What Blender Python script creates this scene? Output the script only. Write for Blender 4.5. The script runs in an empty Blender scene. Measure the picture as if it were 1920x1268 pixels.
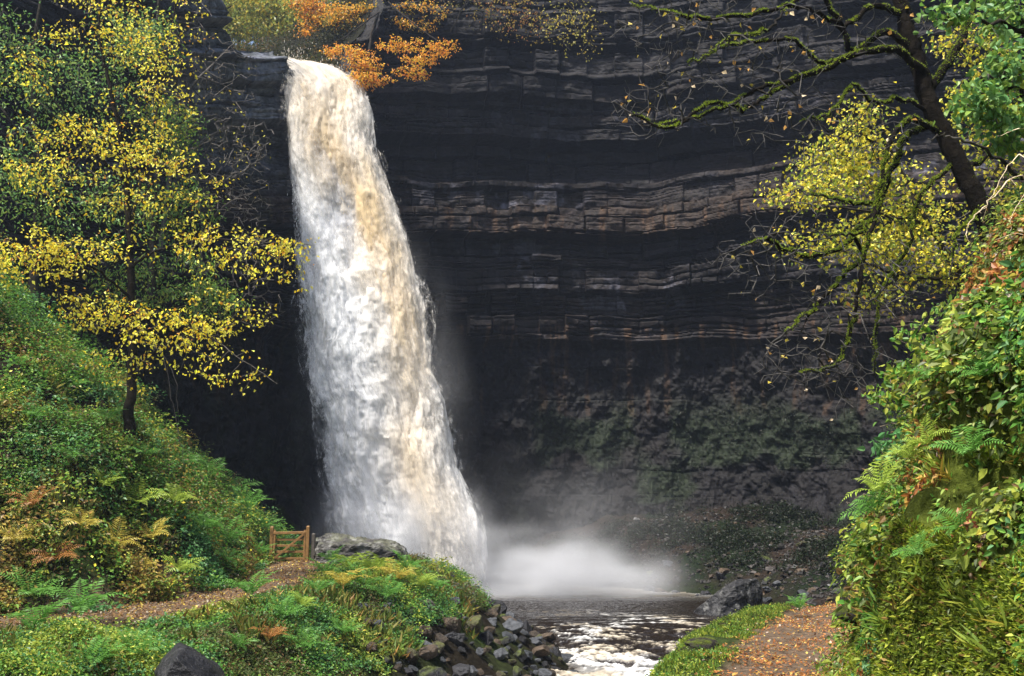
import bpy, math, random
import numpy as np
from mathutils import Vector
R = math.radians
random.seed(7); RNG = np.random.default_rng(7)
C = bpy.context.scene.collection
SC = bpy.context.scene

# ------------------------------------------------------------------ camera, world, sun, exposure
CAMZ = 1.7; PITCH = R(9.9); F = 1867.0
cam = bpy.data.objects.new('camera', bpy.data.cameras.new('camera')); C.objects.link(cam)
cam.location = (0, 0, CAMZ); cam.rotation_euler = (R(90) + PITCH, 0, 0)
cam.data.sensor_width = 36; cam.data.lens = 36 * F / 1920
cam.data.clip_start = 0.1; cam.data.clip_end = 1000
SC.camera = cam
SUN_AZ, SUN_EL = -133, 63          # azimuth clockwise from +Y
w = bpy.data.worlds.new('World'); SC.world = w; w.use_nodes = True
nt = w.node_tree; bg = nt.nodes['Background']
sky = nt.nodes.new('ShaderNodeTexSky'); sky.sky_type = 'NISHITA'; sky.sun_disc = False
sky.sun_elevation = R(SUN_EL); sky.sun_rotation = R(SUN_AZ); sky.air_density = 1.0; sky.dust_density = 3.0
nt.links.new(sky.outputs[0], bg.inputs[0]); bg.inputs[1].default_value = 0.12
sun = bpy.data.objects.new('sun', bpy.data.lights.new('sun', 'SUN')); C.objects.link(sun)
sun.data.energy = 4.8; sun.data.angle = R(4); sun.data.color = (1, 0.95, 0.86)
sd = Vector((math.sin(R(SUN_AZ)) * math.cos(R(SUN_EL)), math.cos(R(SUN_AZ)) * math.cos(R(SUN_EL)), math.sin(R(SUN_EL))))
sun.rotation_euler = sd.to_track_quat('Z', 'Y').to_euler()
SC.view_settings.view_transform = 'Standard'; SC.view_settings.look = 'None'
SC.view_settings.exposure = 1.05; SC.view_settings.gamma = 1
SC.render.engine = 'CYCLES'
cy = SC.cycles
cy.use_denoising = True; cy.max_bounces = 6; cy.diffuse_bounces = 3; cy.glossy_bounces = 2
cy.transmission_bounces = 4; cy.transparent_max_bounces = 16; cy.volume_bounces = 1
cy.volume_max_steps = 48; cy.volume_step_rate = 1.0
cy.sample_clamp_indirect = 4; cy.caustics_reflective = False; cy.caustics_refractive = False

def at(u, v, Y):
    """world point seen at photo pixel (u, v) standing at distance Y in front of the camera plane"""
    a = (u - 960) / F; b = (634 - v) / F
    dy = math.cos(PITCH) - b * math.sin(PITCH); dz = math.sin(PITCH) + b * math.cos(PITCH)
    k = Y / dy
    return np.array((a * k, Y, CAMZ + dz * k))

# ------------------------------------------------------------------ noise
def _h(ix, iy, iz, seed):
    h = (ix * 374761393 + iy * 668265263 + iz * 1274126177 + seed * 974634777) & 0xffffffff
    h = ((h ^ (h >> 13)) * 1103515245) & 0xffffffff
    h = ((h ^ (h >> 16)) * 2246822519) & 0xffffffff
    return ((h ^ (h >> 15)) & 0xffffff) / 16777216.0
def vnoise(x, y, z=0.0, seed=0):
    x, y, z = np.broadcast_arrays(np.asarray(x, float), np.asarray(y, float), np.asarray(z, float))
    ix = np.floor(x).astype(np.int64); iy = np.floor(y).astype(np.int64); iz = np.floor(z).astype(np.int64)
    fx = x - ix; fy = y - iy; fz = z - iz
    fx = fx * fx * (3 - 2 * fx); fy = fy * fy * (3 - 2 * fy); fz = fz * fz * (3 - 2 * fz)
    r = 0
    for a in (0, 1):
        wx = fx if a else 1 - fx
        for b in (0, 1):
            wy = fy if b else 1 - fy
            for c in (0, 1):
                wz = fz if c else 1 - fz
                r = r + wx * wy * wz * _h(ix + a, iy + b, iz + c, seed)
    return r
def fbm(x, y, z=0.0, o=4, seed=0, g=0.5):
    s = 0; a = 1; t = 0
    for k in range(o):
        s = s + a * vnoise(np.asarray(x) * 2**k + 17.3 * k, np.asarray(y) * 2**k + 5.1 * k, np.asarray(z) * 2**k, seed + k); t += a; a *= g
    return s / t          # 0..1
def sstep(a, b, x):
    t = np.clip((x - a) / (b - a), 0, 1); return t * t * (3 - 2 * t)
def lerp(a, b, t): return a + (b - a) * t
def unit(v): return v / (np.linalg.norm(v, axis=-1, keepdims=True) + 1e-9)

# ------------------------------------------------------------------ mesh helpers
def mesh(name, V, Fs, col=None, smooth=False, attrs=None):
    """Fs: list of int arrays (n,k)"""
    V = np.asarray(V, np.float32)
    me = bpy.data.meshes.new(name)
    if not isinstance(Fs, (list, tuple)): Fs = [Fs]
    Fs = [np.asarray(f, np.int32) for f in Fs if len(f)]
    me.vertices.add(len(V)); me.vertices.foreach_set('co', V.ravel())
    nl = sum(f.size for f in Fs); nf = sum(len(f) for f in Fs)
    me.loops.add(nl); me.polygons.add(nf)
    me.loops.foreach_set('vertex_index', np.concatenate([f.ravel() for f in Fs]))
    tot = np.concatenate([np.full(len(f), f.shape[1], np.int32) for f in Fs])
    st = np.concatenate([[0], np.cumsum(tot)[:-1]]).astype(np.int32)
    me.polygons.foreach_set('loop_start', st)
    me.polygons.foreach_set('use_smooth', np.full(nf, bool(smooth)))
    me.update(calc_edges=True)
    if col is not None:
        a = me.color_attributes.new('Col', 'FLOAT_COLOR', 'POINT')
        c = np.ones((len(V), 4), np.float32); c[:, :3] = col
        a.data.foreach_set('color', c.ravel())
    for k, val in (attrs or {}).items():
        val = np.asarray(val, np.float32)
        if val.ndim == 1:
            a = me.attributes.new(k, 'FLOAT', 'POINT'); a.data.foreach_set('value', val)
        else:
            a = me.attributes.new(k, 'FLOAT_VECTOR', 'POINT'); a.data.foreach_set('vector', val.ravel())
    return me
def link(name, me, mat=None, parent=None, loc=None):
    o = bpy.data.objects.new(name, me); C.objects.link(o)
    if mat is not None and me is not None and not me.materials: me.materials.append(mat)
    if parent is not None: o.parent = parent
    if loc is not None: o.location = [float(q) for q in loc]
    return o
def tag(o, label=None, cat=None, group=None, kind=None):
    if label: o['label'] = label
    if cat: o['category'] = cat
    if group: o['group'] = group
    if kind: o['kind'] = kind
    return o
def grid_faces(nr, nc, wrap=False):
    i = np.arange(nr - 1)[:, None] * nc; j = np.arange(nc if wrap else nc - 1)[None, :]
    jn = (j + 1) % nc
    return np.stack([i + j, i + jn, i + nc + jn, i + nc + j], -1).reshape(-1, 4)
class Acc:
    def __init__(s): s.V = []; s.F = {}; s.Cc = []; s.n = 0
    def add(s, V, Fs, col):
        V = np.asarray(V, float)
        if not len(V): return
        s.V.append(V); c = np.empty((len(V), 3)); c[:] = col; s.Cc.append(c)
        for f in (Fs if isinstance(Fs, (list, tuple)) else [Fs]):
            f = np.asarray(f); s.F.setdefault(f.shape[1], []).append(f + s.n)
        s.n += len(V)
    def mesh(s, name, smooth=False):
        return mesh(name, np.concatenate(s.V), [np.concatenate(f) for f in s.F.values()], np.concatenate(s.Cc), smooth)

# ------------------------------------------------------------------ materials
def newmat(name):
    m = bpy.data.materials.new(name); m.use_nodes = True
    return m, m.node_tree, m.node_tree.nodes['Principled BSDF']
def node(t, typ, **kw):
    n = t.nodes.new(typ)
    for k, v in kw.items():
        if hasattr(n, k): setattr(n, k, v)
        else: n.inputs[k].default_value = v
    return n
def m_attr(name, rough=0.8, spec=0.3, bump=0, bscale=8, var=0.0, transl=0.0, vscale=3.0):
    m, t, p = newmat(name)
    a = node(t, 'ShaderNodeAttribute', attribute_name='Col')
    src = a.outputs['Color']
    if var:
        tc = node(t, 'ShaderNodeTexCoord'); n = node(t, 'ShaderNodeTexNoise'); n.inputs['Scale'].default_value = vscale; n.inputs['Detail'].default_value = 8
        t.links.new(tc.outputs['Object'], n.inputs['Vector'])
        mr = node(t, 'ShaderNodeMapRange'); mr.inputs[1].default_value = .3; mr.inputs[2].default_value = .7
        mr.inputs[3].default_value = 1 - var; mr.inputs[4].default_value = 1 + var
        t.links.new(n.outputs['Fac'], mr.inputs[0])
        mx = node(t, 'ShaderNodeVectorMath', operation='SCALE'); t.links.new(src, mx.inputs[0]); t.links.new(mr.outputs[0], mx.inputs['Scale'])
        src = mx.outputs[0]
    t.links.new(src, p.inputs['Base Color'])
    p.inputs['Roughness'].default_value = rough; p.inputs['Specular IOR Level'].default_value = spec
    if bump:
        tc = node(t, 'ShaderNodeTexCoord'); n = node(t, 'ShaderNodeTexNoise'); n.inputs['Scale'].default_value = bscale; n.inputs['Detail'].default_value = 10
        n.inputs['Roughness'].default_value = .65
        t.links.new(tc.outputs['Object'], n.inputs['Vector'])
        b = node(t, 'ShaderNodeBump'); b.inputs['Strength'].default_value = bump; b.inputs['Distance'].default_value = .12
        t.links.new(n.outputs['Fac'], b.inputs['Height']); t.links.new(b.outputs[0], p.inputs['Normal'])
    if transl:
        tr = node(t, 'ShaderNodeBsdfTranslucent'); t.links.new(src, tr.inputs[0])
        mx = node(t, 'ShaderNodeMixShader'); mx.inputs[0].default_value = transl
        t.links.new(p.outputs[0], mx.inputs[1]); t.links.new(tr.outputs[0], mx.inputs[2])
        t.links.new(mx.outputs[0], t.nodes['Material Output'].inputs[0])
    return m
M_leaf = m_attr('leaf', .45, .28, transl=.4)
M_bark = m_attr('bark', .9, .06, bump=.6, bscale=14, var=.5, vscale=9)
M_rock = m_attr('wet_rock', .45, .3, bump=.7, bscale=6, var=.45, vscale=3)
M_cliff = m_attr('cliff_rock', .7, .18, bump=.8, bscale=3.5, var=.5, vscale=4)
M_ground = m_attr('soil', .9, .06, bump=.8, bscale=9, var=.5, vscale=6)
M_moss = m_attr('moss', .9, .1, bump=.9, bscale=30, var=.4, vscale=20)
M_wood = m_attr('timber', .6, .3, bump=.2, bscale=20, var=.3, vscale=12)

# ------------------------------------------------------------------ terrain
def poly_sd(x, y, pts):
    """signed distance to polyline, positive on its left side"""
    best = np.full(x.shape, 1e9); sg = np.ones(x.shape)
    for (ax, ay), (bx, by) in zip(pts[:-1], pts[1:]):
        dx, dy = bx - ax, by - ay
        t = np.clip(((x - ax) * dx + (y - ay) * dy) / (dx * dx + dy * dy), 0, 1)
        ex, ey = x - ax - t * dx, y - ay - t * dy
        d = np.hypot(ex, ey); cr = dx * (y - ay) - dy * (x - ax)
        m = d < best - 1e-9
        best = np.where(m, d, best); sg = np.where(m, np.sign(cr), sg)
    return best * sg
XL = ([-10, 0, 10, 20, 28, 31, 36, 41, 46, 52, 57, 62, 80], [-10, -7, -5, -2.5, .3, 1.2, .2, -2, -8, -12.5, -10, 0, 0])
XR = ([-10, 0, 10, 20, 28, 31, 36, 41, 46, 52, 57, 62, 80], [-5, -3, -.5, 1.5, 3.4, 4.2, 7.5, 10.5, 11.5, 9, 4, 0, 0])
FOOT = [(-8.4, 60), (-8.6, 36), (-8.4, 33), (-7.5, 26.5), (-9.0, 22.6), (-12, 20.8), (-20, 19), (-40, 17)]
PATHL = [(-9.5, 44), (-7.9, 38), (-7.7, 34), (-7.3, 30), (-6.7, 26), (-7.6, 22.6), (-10, 20.4), (-14, 19), (-22, 17.5)]
PATHR = [(1, -5), (1.6, 4), (2.4, 10), (4.0, 15), (5.3, 20), (7.6, 27), (10.2, 33), (12.5, 38)]
EDGE = ([-10, 0, 4, 6, 8, 11, 14, 20, 30, 40, 60], [2.25, 2.05, 1.92, 1.93, 2.4, 3.4, 4.9, 8, 13, 17.5, 20])
def WL(y): return np.interp(y, [-10, 10, 20, 30, 34, 41, 80], [-4.8, -4.2, -3.6, -3.0, -2.75, -2.4, -2.4])
def H(x, y, detail=True):
    x = np.asarray(x, float); y = np.asarray(y, float)
    xl = np.interp(y, *XL); xr = np.interp(y, *XR); wl = WL(y)
    zl = np.interp(y, [-10, 12, 20, 34, 40, 50], [-1.0, -.75, -.5, 0, -.2, -.6])
    zr = np.interp(y, [-10, 0, 8, 18.5, 33, 42], [0, 0, -.3, -1.15, -1.45, -1.95])
    mid = .5 * (xl + xr)
    Wl = np.interp(y, [0, 20, 33, 45], [3.5, 3.4, 4.6, 5])
    zl_ = lerp(wl - .35, zl, sstep(-.5, 1, (xl - x) / Wl))
    # mound between left path and river
    mound = np.exp(-(((x + 5.0) / 2.2) ** 2 + ((y - 29) / 5.5) ** 2)) * .12
    zl_ = zl_ + mound
    Wr = np.interp(y, [0, 20, 33, 45], [1.8, 1.6, 2.5, 4])
    zr_ = lerp(wl - .35, zr, sstep(-.3, 1, (x - xr) / Wr))
    tal = np.maximum(0, x - xr - 1); tal = (np.minimum(tal, 5) * .36 + np.maximum(0, tal - 5) * .12) * sstep(38, 44, y)
    zr_ = zr_ + tal
    z = np.where(x < mid, zl_, zr_)
    z = z + np.maximum(0, y - 58) * .3
    # left bank
    d = poly_sd(x, y, FOOT)          # heading -y then -x : bank is on the right -> negative
    d = -d
    hb = np.where(d > 0, np.minimum(d, 3) * 1.12 + np.maximum(0, d - 3) * 1.0, 0) * np.interp(y, [34, 42], [1, .62])
    z = z + hb * np.where(x < -6, 1, 0)
    # right bank
    e = x - np.interp(y, *EDGE) - (fbm(x * .3, y * .8, 0, 2, 33) - .5) * .5
    sr = np.interp(y, [4, 12, 20, 30], [3.0, 2.9, 1.6, .9])
    e2 = np.where(e > 0, e, 0)
    st_ = np.interp(e2, [0, .06, .32, .42, .78, .88, 1.25], [0, .55, .85, 1.5, 1.85, 2.45, 2.95])
    z = z + np.minimum(e2, 1.0) * sr * .25 + st_ * np.interp(y, [12, 20], [.8, .3]) + np.maximum(0, e2 - 1.25) * .85
    if detail:
        n = fbm(x * .5, y * .5, 0, 4, 11) - .5
        pl = sstep(.9, .5, np.abs(poly_sd(x, y, PATHL))); pr = sstep(1.2, .7, np.abs(poly_sd(x, y, PATHR)))
        q = 1 - np.maximum(pl, pr) * .85
        z = z + n * .55 * q + (fbm(x * 2.2, y * 2.2, 0, 4, 5) - .5) * .22 * q
        z = z + (fbm(x * 1.1, y * 1.1, 3, 3, 9) - .45) * np.clip(e2, 0, 1.0) * 1.1 + (fbm(x * 2.6, y * 2.2, 7, 3, 19) - .5) * np.clip(e2 * 2, 0, 1.0) * 1.0
        z = z + (fbm(x * .75, y * .75, 1, 3, 29) - .5) * 2.3 * np.clip(d, 0, 1) * (x < -6)
    return z
def Hn(x, y, e=.15):
    gx = (H(x + e, y) - H(x - e, y)) / (2 * e); gy = (H(x, y + e) - H(x, y - e)) / (2 * e)
    return unit(np.stack([-gx, -gy, np.ones_like(gx)], -1))
xs = np.concatenate([np.linspace(-90, -28, 20), np.linspace(-27.5, 1.5, 260), np.linspace(1.52, 4.6, 130), np.linspace(4.7, 27.5, 200), np.linspace(28, 90, 20)])
ys = np.concatenate([np.linspace(-60, -1, 30), np.linspace(-.8, 3.4, 20), np.linspace(3.45, 12, 190), np.linspace(12.1, 66, 500), np.linspace(67, 90, 8)])
X, Y = np.meshgrid(xs, ys)
Z = H(X, Y)
pl = sstep(1.6, 1.0, np.abs(poly_sd(X, Y, PATHL)) + (fbm(X, Y, 0, 3, 3) - .5) * .8)
pr = sstep(1.35, .8, np.abs(poly_sd(X, Y, PATHR)) + (fbm(X, Y, 0, 3, 4) - .5) * .8)
pr = pr * (X < np.interp(Y, *EDGE) + .08); pth = np.maximum(pl, pr)[..., None]
cn = fbm(X * .6, Y * .6, 0, 4, 21)[..., None]
eb_ = sstep(-.05, .15, X - np.interp(Y, *EDGE))[..., None]
soil = np.array((.014, .011, .007)); grassy = np.array((.025, .038, .010)); pathc = np.array((.10, .072, .05))
c = lerp(soil, grassy, np.clip((cn - .4) * 4, 0, 1))
tal = (sstep(36, 42, Y) * sstep(0, 2, X - np.interp(Y, *XR)) + sstep(56, 58, Y))[..., None]
c = lerp(c, lerp(np.array((.018, .013, .010)), np.array((.008, .013, .006)), sstep(.45, .62, fbm(X * .35, Y * .35, 0, 4, 8))[..., None]), np.clip(tal, 0, 1))
c = lerp(c, np.array((.06, .075, .012)) * (.3 + 1.2 * cn), eb_)
c = lerp(c, pathc * (.7 + .6 * fbm(X * 3, Y * 3, 0, 3, 2)[..., None]), pth)
wetn = sstep(.5, -.1, Z - WL(Y))[..., None]
c = c * lerp(1, .5, wetn)
link('ground', mesh('ground', np.stack([X, Y, Z], -1).reshape(-1, 3), grid_faces(*X.shape), c.reshape(-1, 3), True), M_ground)['kind'] = 'structure'

# ------------------------------------------------------------------ cliff
PLAN = np.array([(-30, -60), (-27, -10), (-26, 8), (-25, 22), (-22.5, 34), (-19, 44), (-16, 51), (-13.4, 54.8), (-11.0, 56.8), (-8.6, 60.4), (0, 63.5), (8, 63.2), (15, 61), (21.5, 55), (26, 45), (29, 34), (31, 22), (32, 8), (33, -10), (35, -60)], float)
def catmull(P, n):
    P = np.asarray(P, float); Q = np.vstack([2 * P[0] - P[1], P, 2 * P[-1] - P[-2]]); out = []
    for i in range(1, len(Q) - 2):
        t = np.linspace(0, 1, n, endpoint=False)[:, None]
        a, b, c_, d = Q[i - 1], Q[i], Q[i + 1], Q[i + 2]
        out.append(.5 * (2 * b + (c_ - a) * t + (2 * a - 5 * b + 4 * c_ - d) * t**2 + (3 * b - a - 3 * c_ + d) * t**3))
    out.append(Q[-2][None]); return np.vstack(out)
cur = catmull(PLAN, 60)
sl = np.concatenate([[0], np.cumsum(np.linalg.norm(np.diff(cur, axis=0), axis=1))])
def s_at(x, y): return sl[np.argmin((cur[:, 0] - x) ** 2 + (cur[:, 1] - y) ** 2)]
s0, s1 = s_at(-23, 32), s_at(28, 38)
ss = np.concatenate([np.linspace(0, s0, 90, endpoint=False), np.linspace(s0, s1, 1050), np.linspace(s1, sl[-1], 90)[1:]])
cx = np.interp(ss, sl, cur[:, 0]); cyy = np.interp(ss, sl, cur[:, 1])
tx = np.gradient(cx, ss); ty = np.gradient(cyy, ss); tl = np.hypot(tx, ty); tx /= tl; ty /= tl
k_ = np.hanning(61); k_ /= k_.sum()
nx = np.convolve(np.pad(ty, 30, 'edge'), k_, 'valid'); ny = np.convolve(np.pad(-tx, 30, 'edge'), k_, 'valid')
# top of the cliff along s: notch where the stream comes over
def zpix(v, Y=60): return at(960, v, Y)[2]
uu = 960 + F * cx / np.maximum(cyy, 1) / (math.cos(PITCH) + math.tan(R(25)) * math.sin(PITCH)) * 1.0
# u of the rim computed by projecting (x, y, z=30)
def proj(x, y, z):
    dz = z - CAMZ; d = y * math.cos(PITCH) + dz * math.sin(PITCH)
    return 960 + F * x / d, 634 - F * (-y * math.sin(PITCH) + dz * math.cos(PITCH)) / d
uu, _ = proj(cx, np.maximum(cyy, 1), 30.0)
vtop = np.interp(uu, [300, 345, 395, 425, 440, 520, 531, 640, 668, 700, 760], [-60, -40, 30, 80, 90, 93, 118, 130, 60, -20, -60])
front = cyy > 30
ztop = np.where(front, np.array([zpix(v, yy) for v, yy in zip(vtop, np.maximum(cyy, 20))]), 38)
ztop = np.clip(ztop, 20, 40)
ztop = np.where(cyy < 42, np.minimum(ztop, np.interp(cyy, [-60, 20, 32, 42], [8, 9, 13, 38])), ztop)  # out-of-view side walls cut low so sun and sky reach the foreground
NZ = 620
tz = np.linspace(0, 1, NZ)[:, None]
ZZ = -6 + tz * (ztop[None, :] + 6)
SS = np.broadcast_to(ss[None, :], ZZ.shape)
# gentle undulation of the beds
XB = np.broadcast_to(cx[None, :], ZZ.shape)
YB = np.clip(np.broadcast_to(cyy[None, :], ZZ.shape), 44, 70)
zz = CAMZ + (ZZ - CAMZ) * (62.5 / YB) ** .8 - np.clip(XB - 9, 0, 12) * .16 * np.clip((ZZ - 9) / 12, -.1, 1) + (fbm(SS * .06, 0, 0, 3, 31) - .5) * .8 + (fbm(SS * .22, ZZ * .15, 0, 3, 36) - .5) * .6 + (fbm(SS * .5, ZZ * .3, 0, 3, 37) - .5) * .22
pv = [(1400, 1.6), (1100, .9), (900, -.7), (800, -1.1), (640, -1.0), (625, -.3), (560, -.15), (548, .05), (520, .0), (480, .15), (462, -.2), (440, -.5), (434, -.4), (430, 1.0), (378, .9), (373, .2), (325, .1), (320, -.9), (300, -1.3), (250, -1.0), (240, .3), (180, .45), (172, 1.1), (130, 1.2), (120, .6), (80, .75), (72, 1.5), (20, 1.7), (10, 1.3), (-60, 1.5), (-200, 1.5)]
pz = np.array([zpix(v, 61) for v, _ in pv]); po = np.array([o for _, o in pv])
off = np.interp(zz, pz, po)
# thin beds
rng = np.random.default_rng(3)
def beds(z, tmin, tmax, amp, seed, blk):
    r = np.random.default_rng(seed); b = [-10.0]
    while b[-1] < 45: b.append(b[-1] + r.uniform(tmin, tmax))
    b = np.array(b); i = np.searchsorted(b, z) - 1; i = np.clip(i, 0, len(b) - 2)
    f = (z - b[i]) / (b[i + 1] - b[i])
    a = r.uniform(-1, 1, len(b))[i]
    ph = r.uniform(0, 50, len(b))[i]; bl = r.uniform(.6, 1.6, len(b))[i] * blk
    q = SS / bl + ph; qi = np.floor(q).astype(np.int64); qf = q - qi
    jit = _h(qi, i.astype(np.int64), 0 * qi, seed) - .5
    edge = np.minimum(qf, 1 - qf) * bl
    o = amp * (.65 * a + (1.25 if seed == 5 else .8) * jit)
    o = o - amp * .7 * np.exp(-(edge / .05) ** 2) * (jit > .2)
    o = o - amp * .9 * np.exp(-(np.minimum(f, 1 - f) * (b[i + 1] - b[i]) / .05) ** 2)
    return o, a, i
o1, a1, i1 = beds(zz, .6, 2.2, .36, 5, 1.7)
o2, a2, i2 = beds(zz + .15 * vnoise(SS * .8, 0, 0, 9), .14, .5, .17, 6, 1.1)
thin = .35 + .65 * (sstep(zpix(630, 61), zpix(600, 61), zz) * sstep(zpix(425, 61), zpix(445, 61), zz))
bigm = (fbm(SS * .12, ZZ * .1, 0, 4, 41) - .5)
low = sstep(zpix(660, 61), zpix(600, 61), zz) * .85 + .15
off = off + o1 * low * (.45 + .9 * thin) * 1.25 * (.3 + 1.4 * sstep(.35, .65, fbm(SS * .12, zz * .3, 0, 3, 45))) + o2 * thin * low * 1.2 * (.4 + 1.0 * sstep(.4, .6, fbm(SS * .2, zz * .6, 0, 3, 46))) + bigm * 1.6 + (fbm(SS * 1.3, ZZ * 1.6, 0, 4, 43) - .5) * .35 + (1 - low) * ((fbm(SS * .5, ZZ * .35, 0, 5, 47, .6) - .5) * 2.6)
# rounded rim
off = off - sstep(.9, 0, ztop[None, :] - ZZ) * .9 * 1.0
PX = cx[None, :] + nx[None, :] * off; PY = cyy[None, :] + ny[None, :] * off
# colours
UU, VV = proj(PX, np.maximum(PY, 1), ZZ)
base = np.array((.036, .032, .032))[None, None] * (.6 + .9 * fbm(SS * .25, zz * .9, 0, 4, 51)[..., None])
brown = np.array((.098, .066, .041))
def zband(va, vb, soft=.25):
    za, zb = zpix(va, 61), zpix(vb, 61); return sstep(zb - soft, zb, zz) * sstep(za + soft, za, zz)
bb = zband(374, 430) * 1.0 + zband(320, 374) * .3 + zband(545, 640) * .35 + .25 * sstep(.5, .7, fbm(SS * .15, zz * .5, 0, 3, 53))
drip = fbm(SS * 2.6, ZZ * .22, 0, 4, 55)
base = lerp(base, brown, np.clip(bb * (-.35 + 2.4 * fbm(SS * .45, ZZ * .35, 0, 4, 57)), 0, 1)[..., None])
base = lerp(base, np.array((.34, .19, .08)), np.clip((sstep(.6, .72, drip) * (zband(374, 430) * .5 + zband(600, 760) * .5)), 0, 1)[..., None])
lich = sstep(.52, .64, fbm(SS * 1.1, ZZ * .8, 0, 5, 61, .6)) * (zband(322, 372) * .9 + zband(180, 240) * .25 + zband(375, 430) * .25 * (SS > s_at(10, 60)) + zband(500, 560) * .8 + zband(440, 500) * .4 + .12)
base = lerp(base, np.array((.36, .38, .43)), np.clip(lich * sstep(.35, .6, fbm(SS * .12, ZZ * .1, 0, 3, 63)) * (.3 + drip), 0, 1)[..., None] * .8)
slab = (sstep(s_at(-19, 44), s_at(-17, 49), SS) * sstep(s_at(-11.5, 56.4), s_at(-13, 55), SS) * sstep(zpix(400, 56), zpix(300, 56), ZZ))[..., None]
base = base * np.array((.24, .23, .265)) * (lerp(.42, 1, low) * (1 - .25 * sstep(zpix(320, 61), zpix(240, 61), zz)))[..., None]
base = lerp(base, np.array((.12, .13, .16)) * (.4 + 1.1 * fbm(SS * 2.5, ZZ * .6, 0, 4, 58)[..., None]), slab * .85) * (.75 + .5 * _h(i2.astype(np.int64), np.floor(SS * .7).astype(np.int64), 0 * i2, 4))[..., None]  # grey-blue slab, colour raised to make up for the shade it stands in
mossm = sstep(.44, .56, fbm(SS * .3, ZZ * .3, 0, 4, 65)) * sstep(zpix(700, 58), zpix(800, 58), ZZ) * sstep(-2, 4, PX) * .75
mossm = np.maximum(mossm, sstep(.52, .62, fbm(SS * .7, ZZ * .25, 0, 4, 66)) * sstep(s_at(-8, 61), s_at(-11, 56.8), SS) * .35)
base = lerp(base, np.array((.011, .018, .007)), mossm[..., None])
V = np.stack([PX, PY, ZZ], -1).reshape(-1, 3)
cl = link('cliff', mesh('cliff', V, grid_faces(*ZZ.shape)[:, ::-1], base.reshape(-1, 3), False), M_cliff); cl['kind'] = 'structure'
# moor above the cliff: a skirt from the rim outwards
rows = []; rim = np.stack([PX[-1], PY[-1], ztop], -1)[::4]; nn = np.stack([nx, ny], -1)[::4]
for dd, hz in ((0, 0), (-.6, .05), (-2, .3), (-4, .7), (-8, 1.0), (-15, 1.6), (-30, 3), (-70, 5)):
    q = rim.copy(); q[:, :2] += nn * dd; q[:, 2] += hz + (fbm(q[:, 0] * .4, q[:, 1] * .4, 0, 3, 71) - .5) * min(1.2, -dd * .5)
    rows.append(q)
rows = np.array(rows)
link('clifftop_ground', mesh('clifftop_ground', rows.reshape(-1, 3), grid_faces(*rows.shape[:2])[:, ::-1], np.array((.014, .014, .008)), True), M_ground)['kind'] = 'structure'

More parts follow.
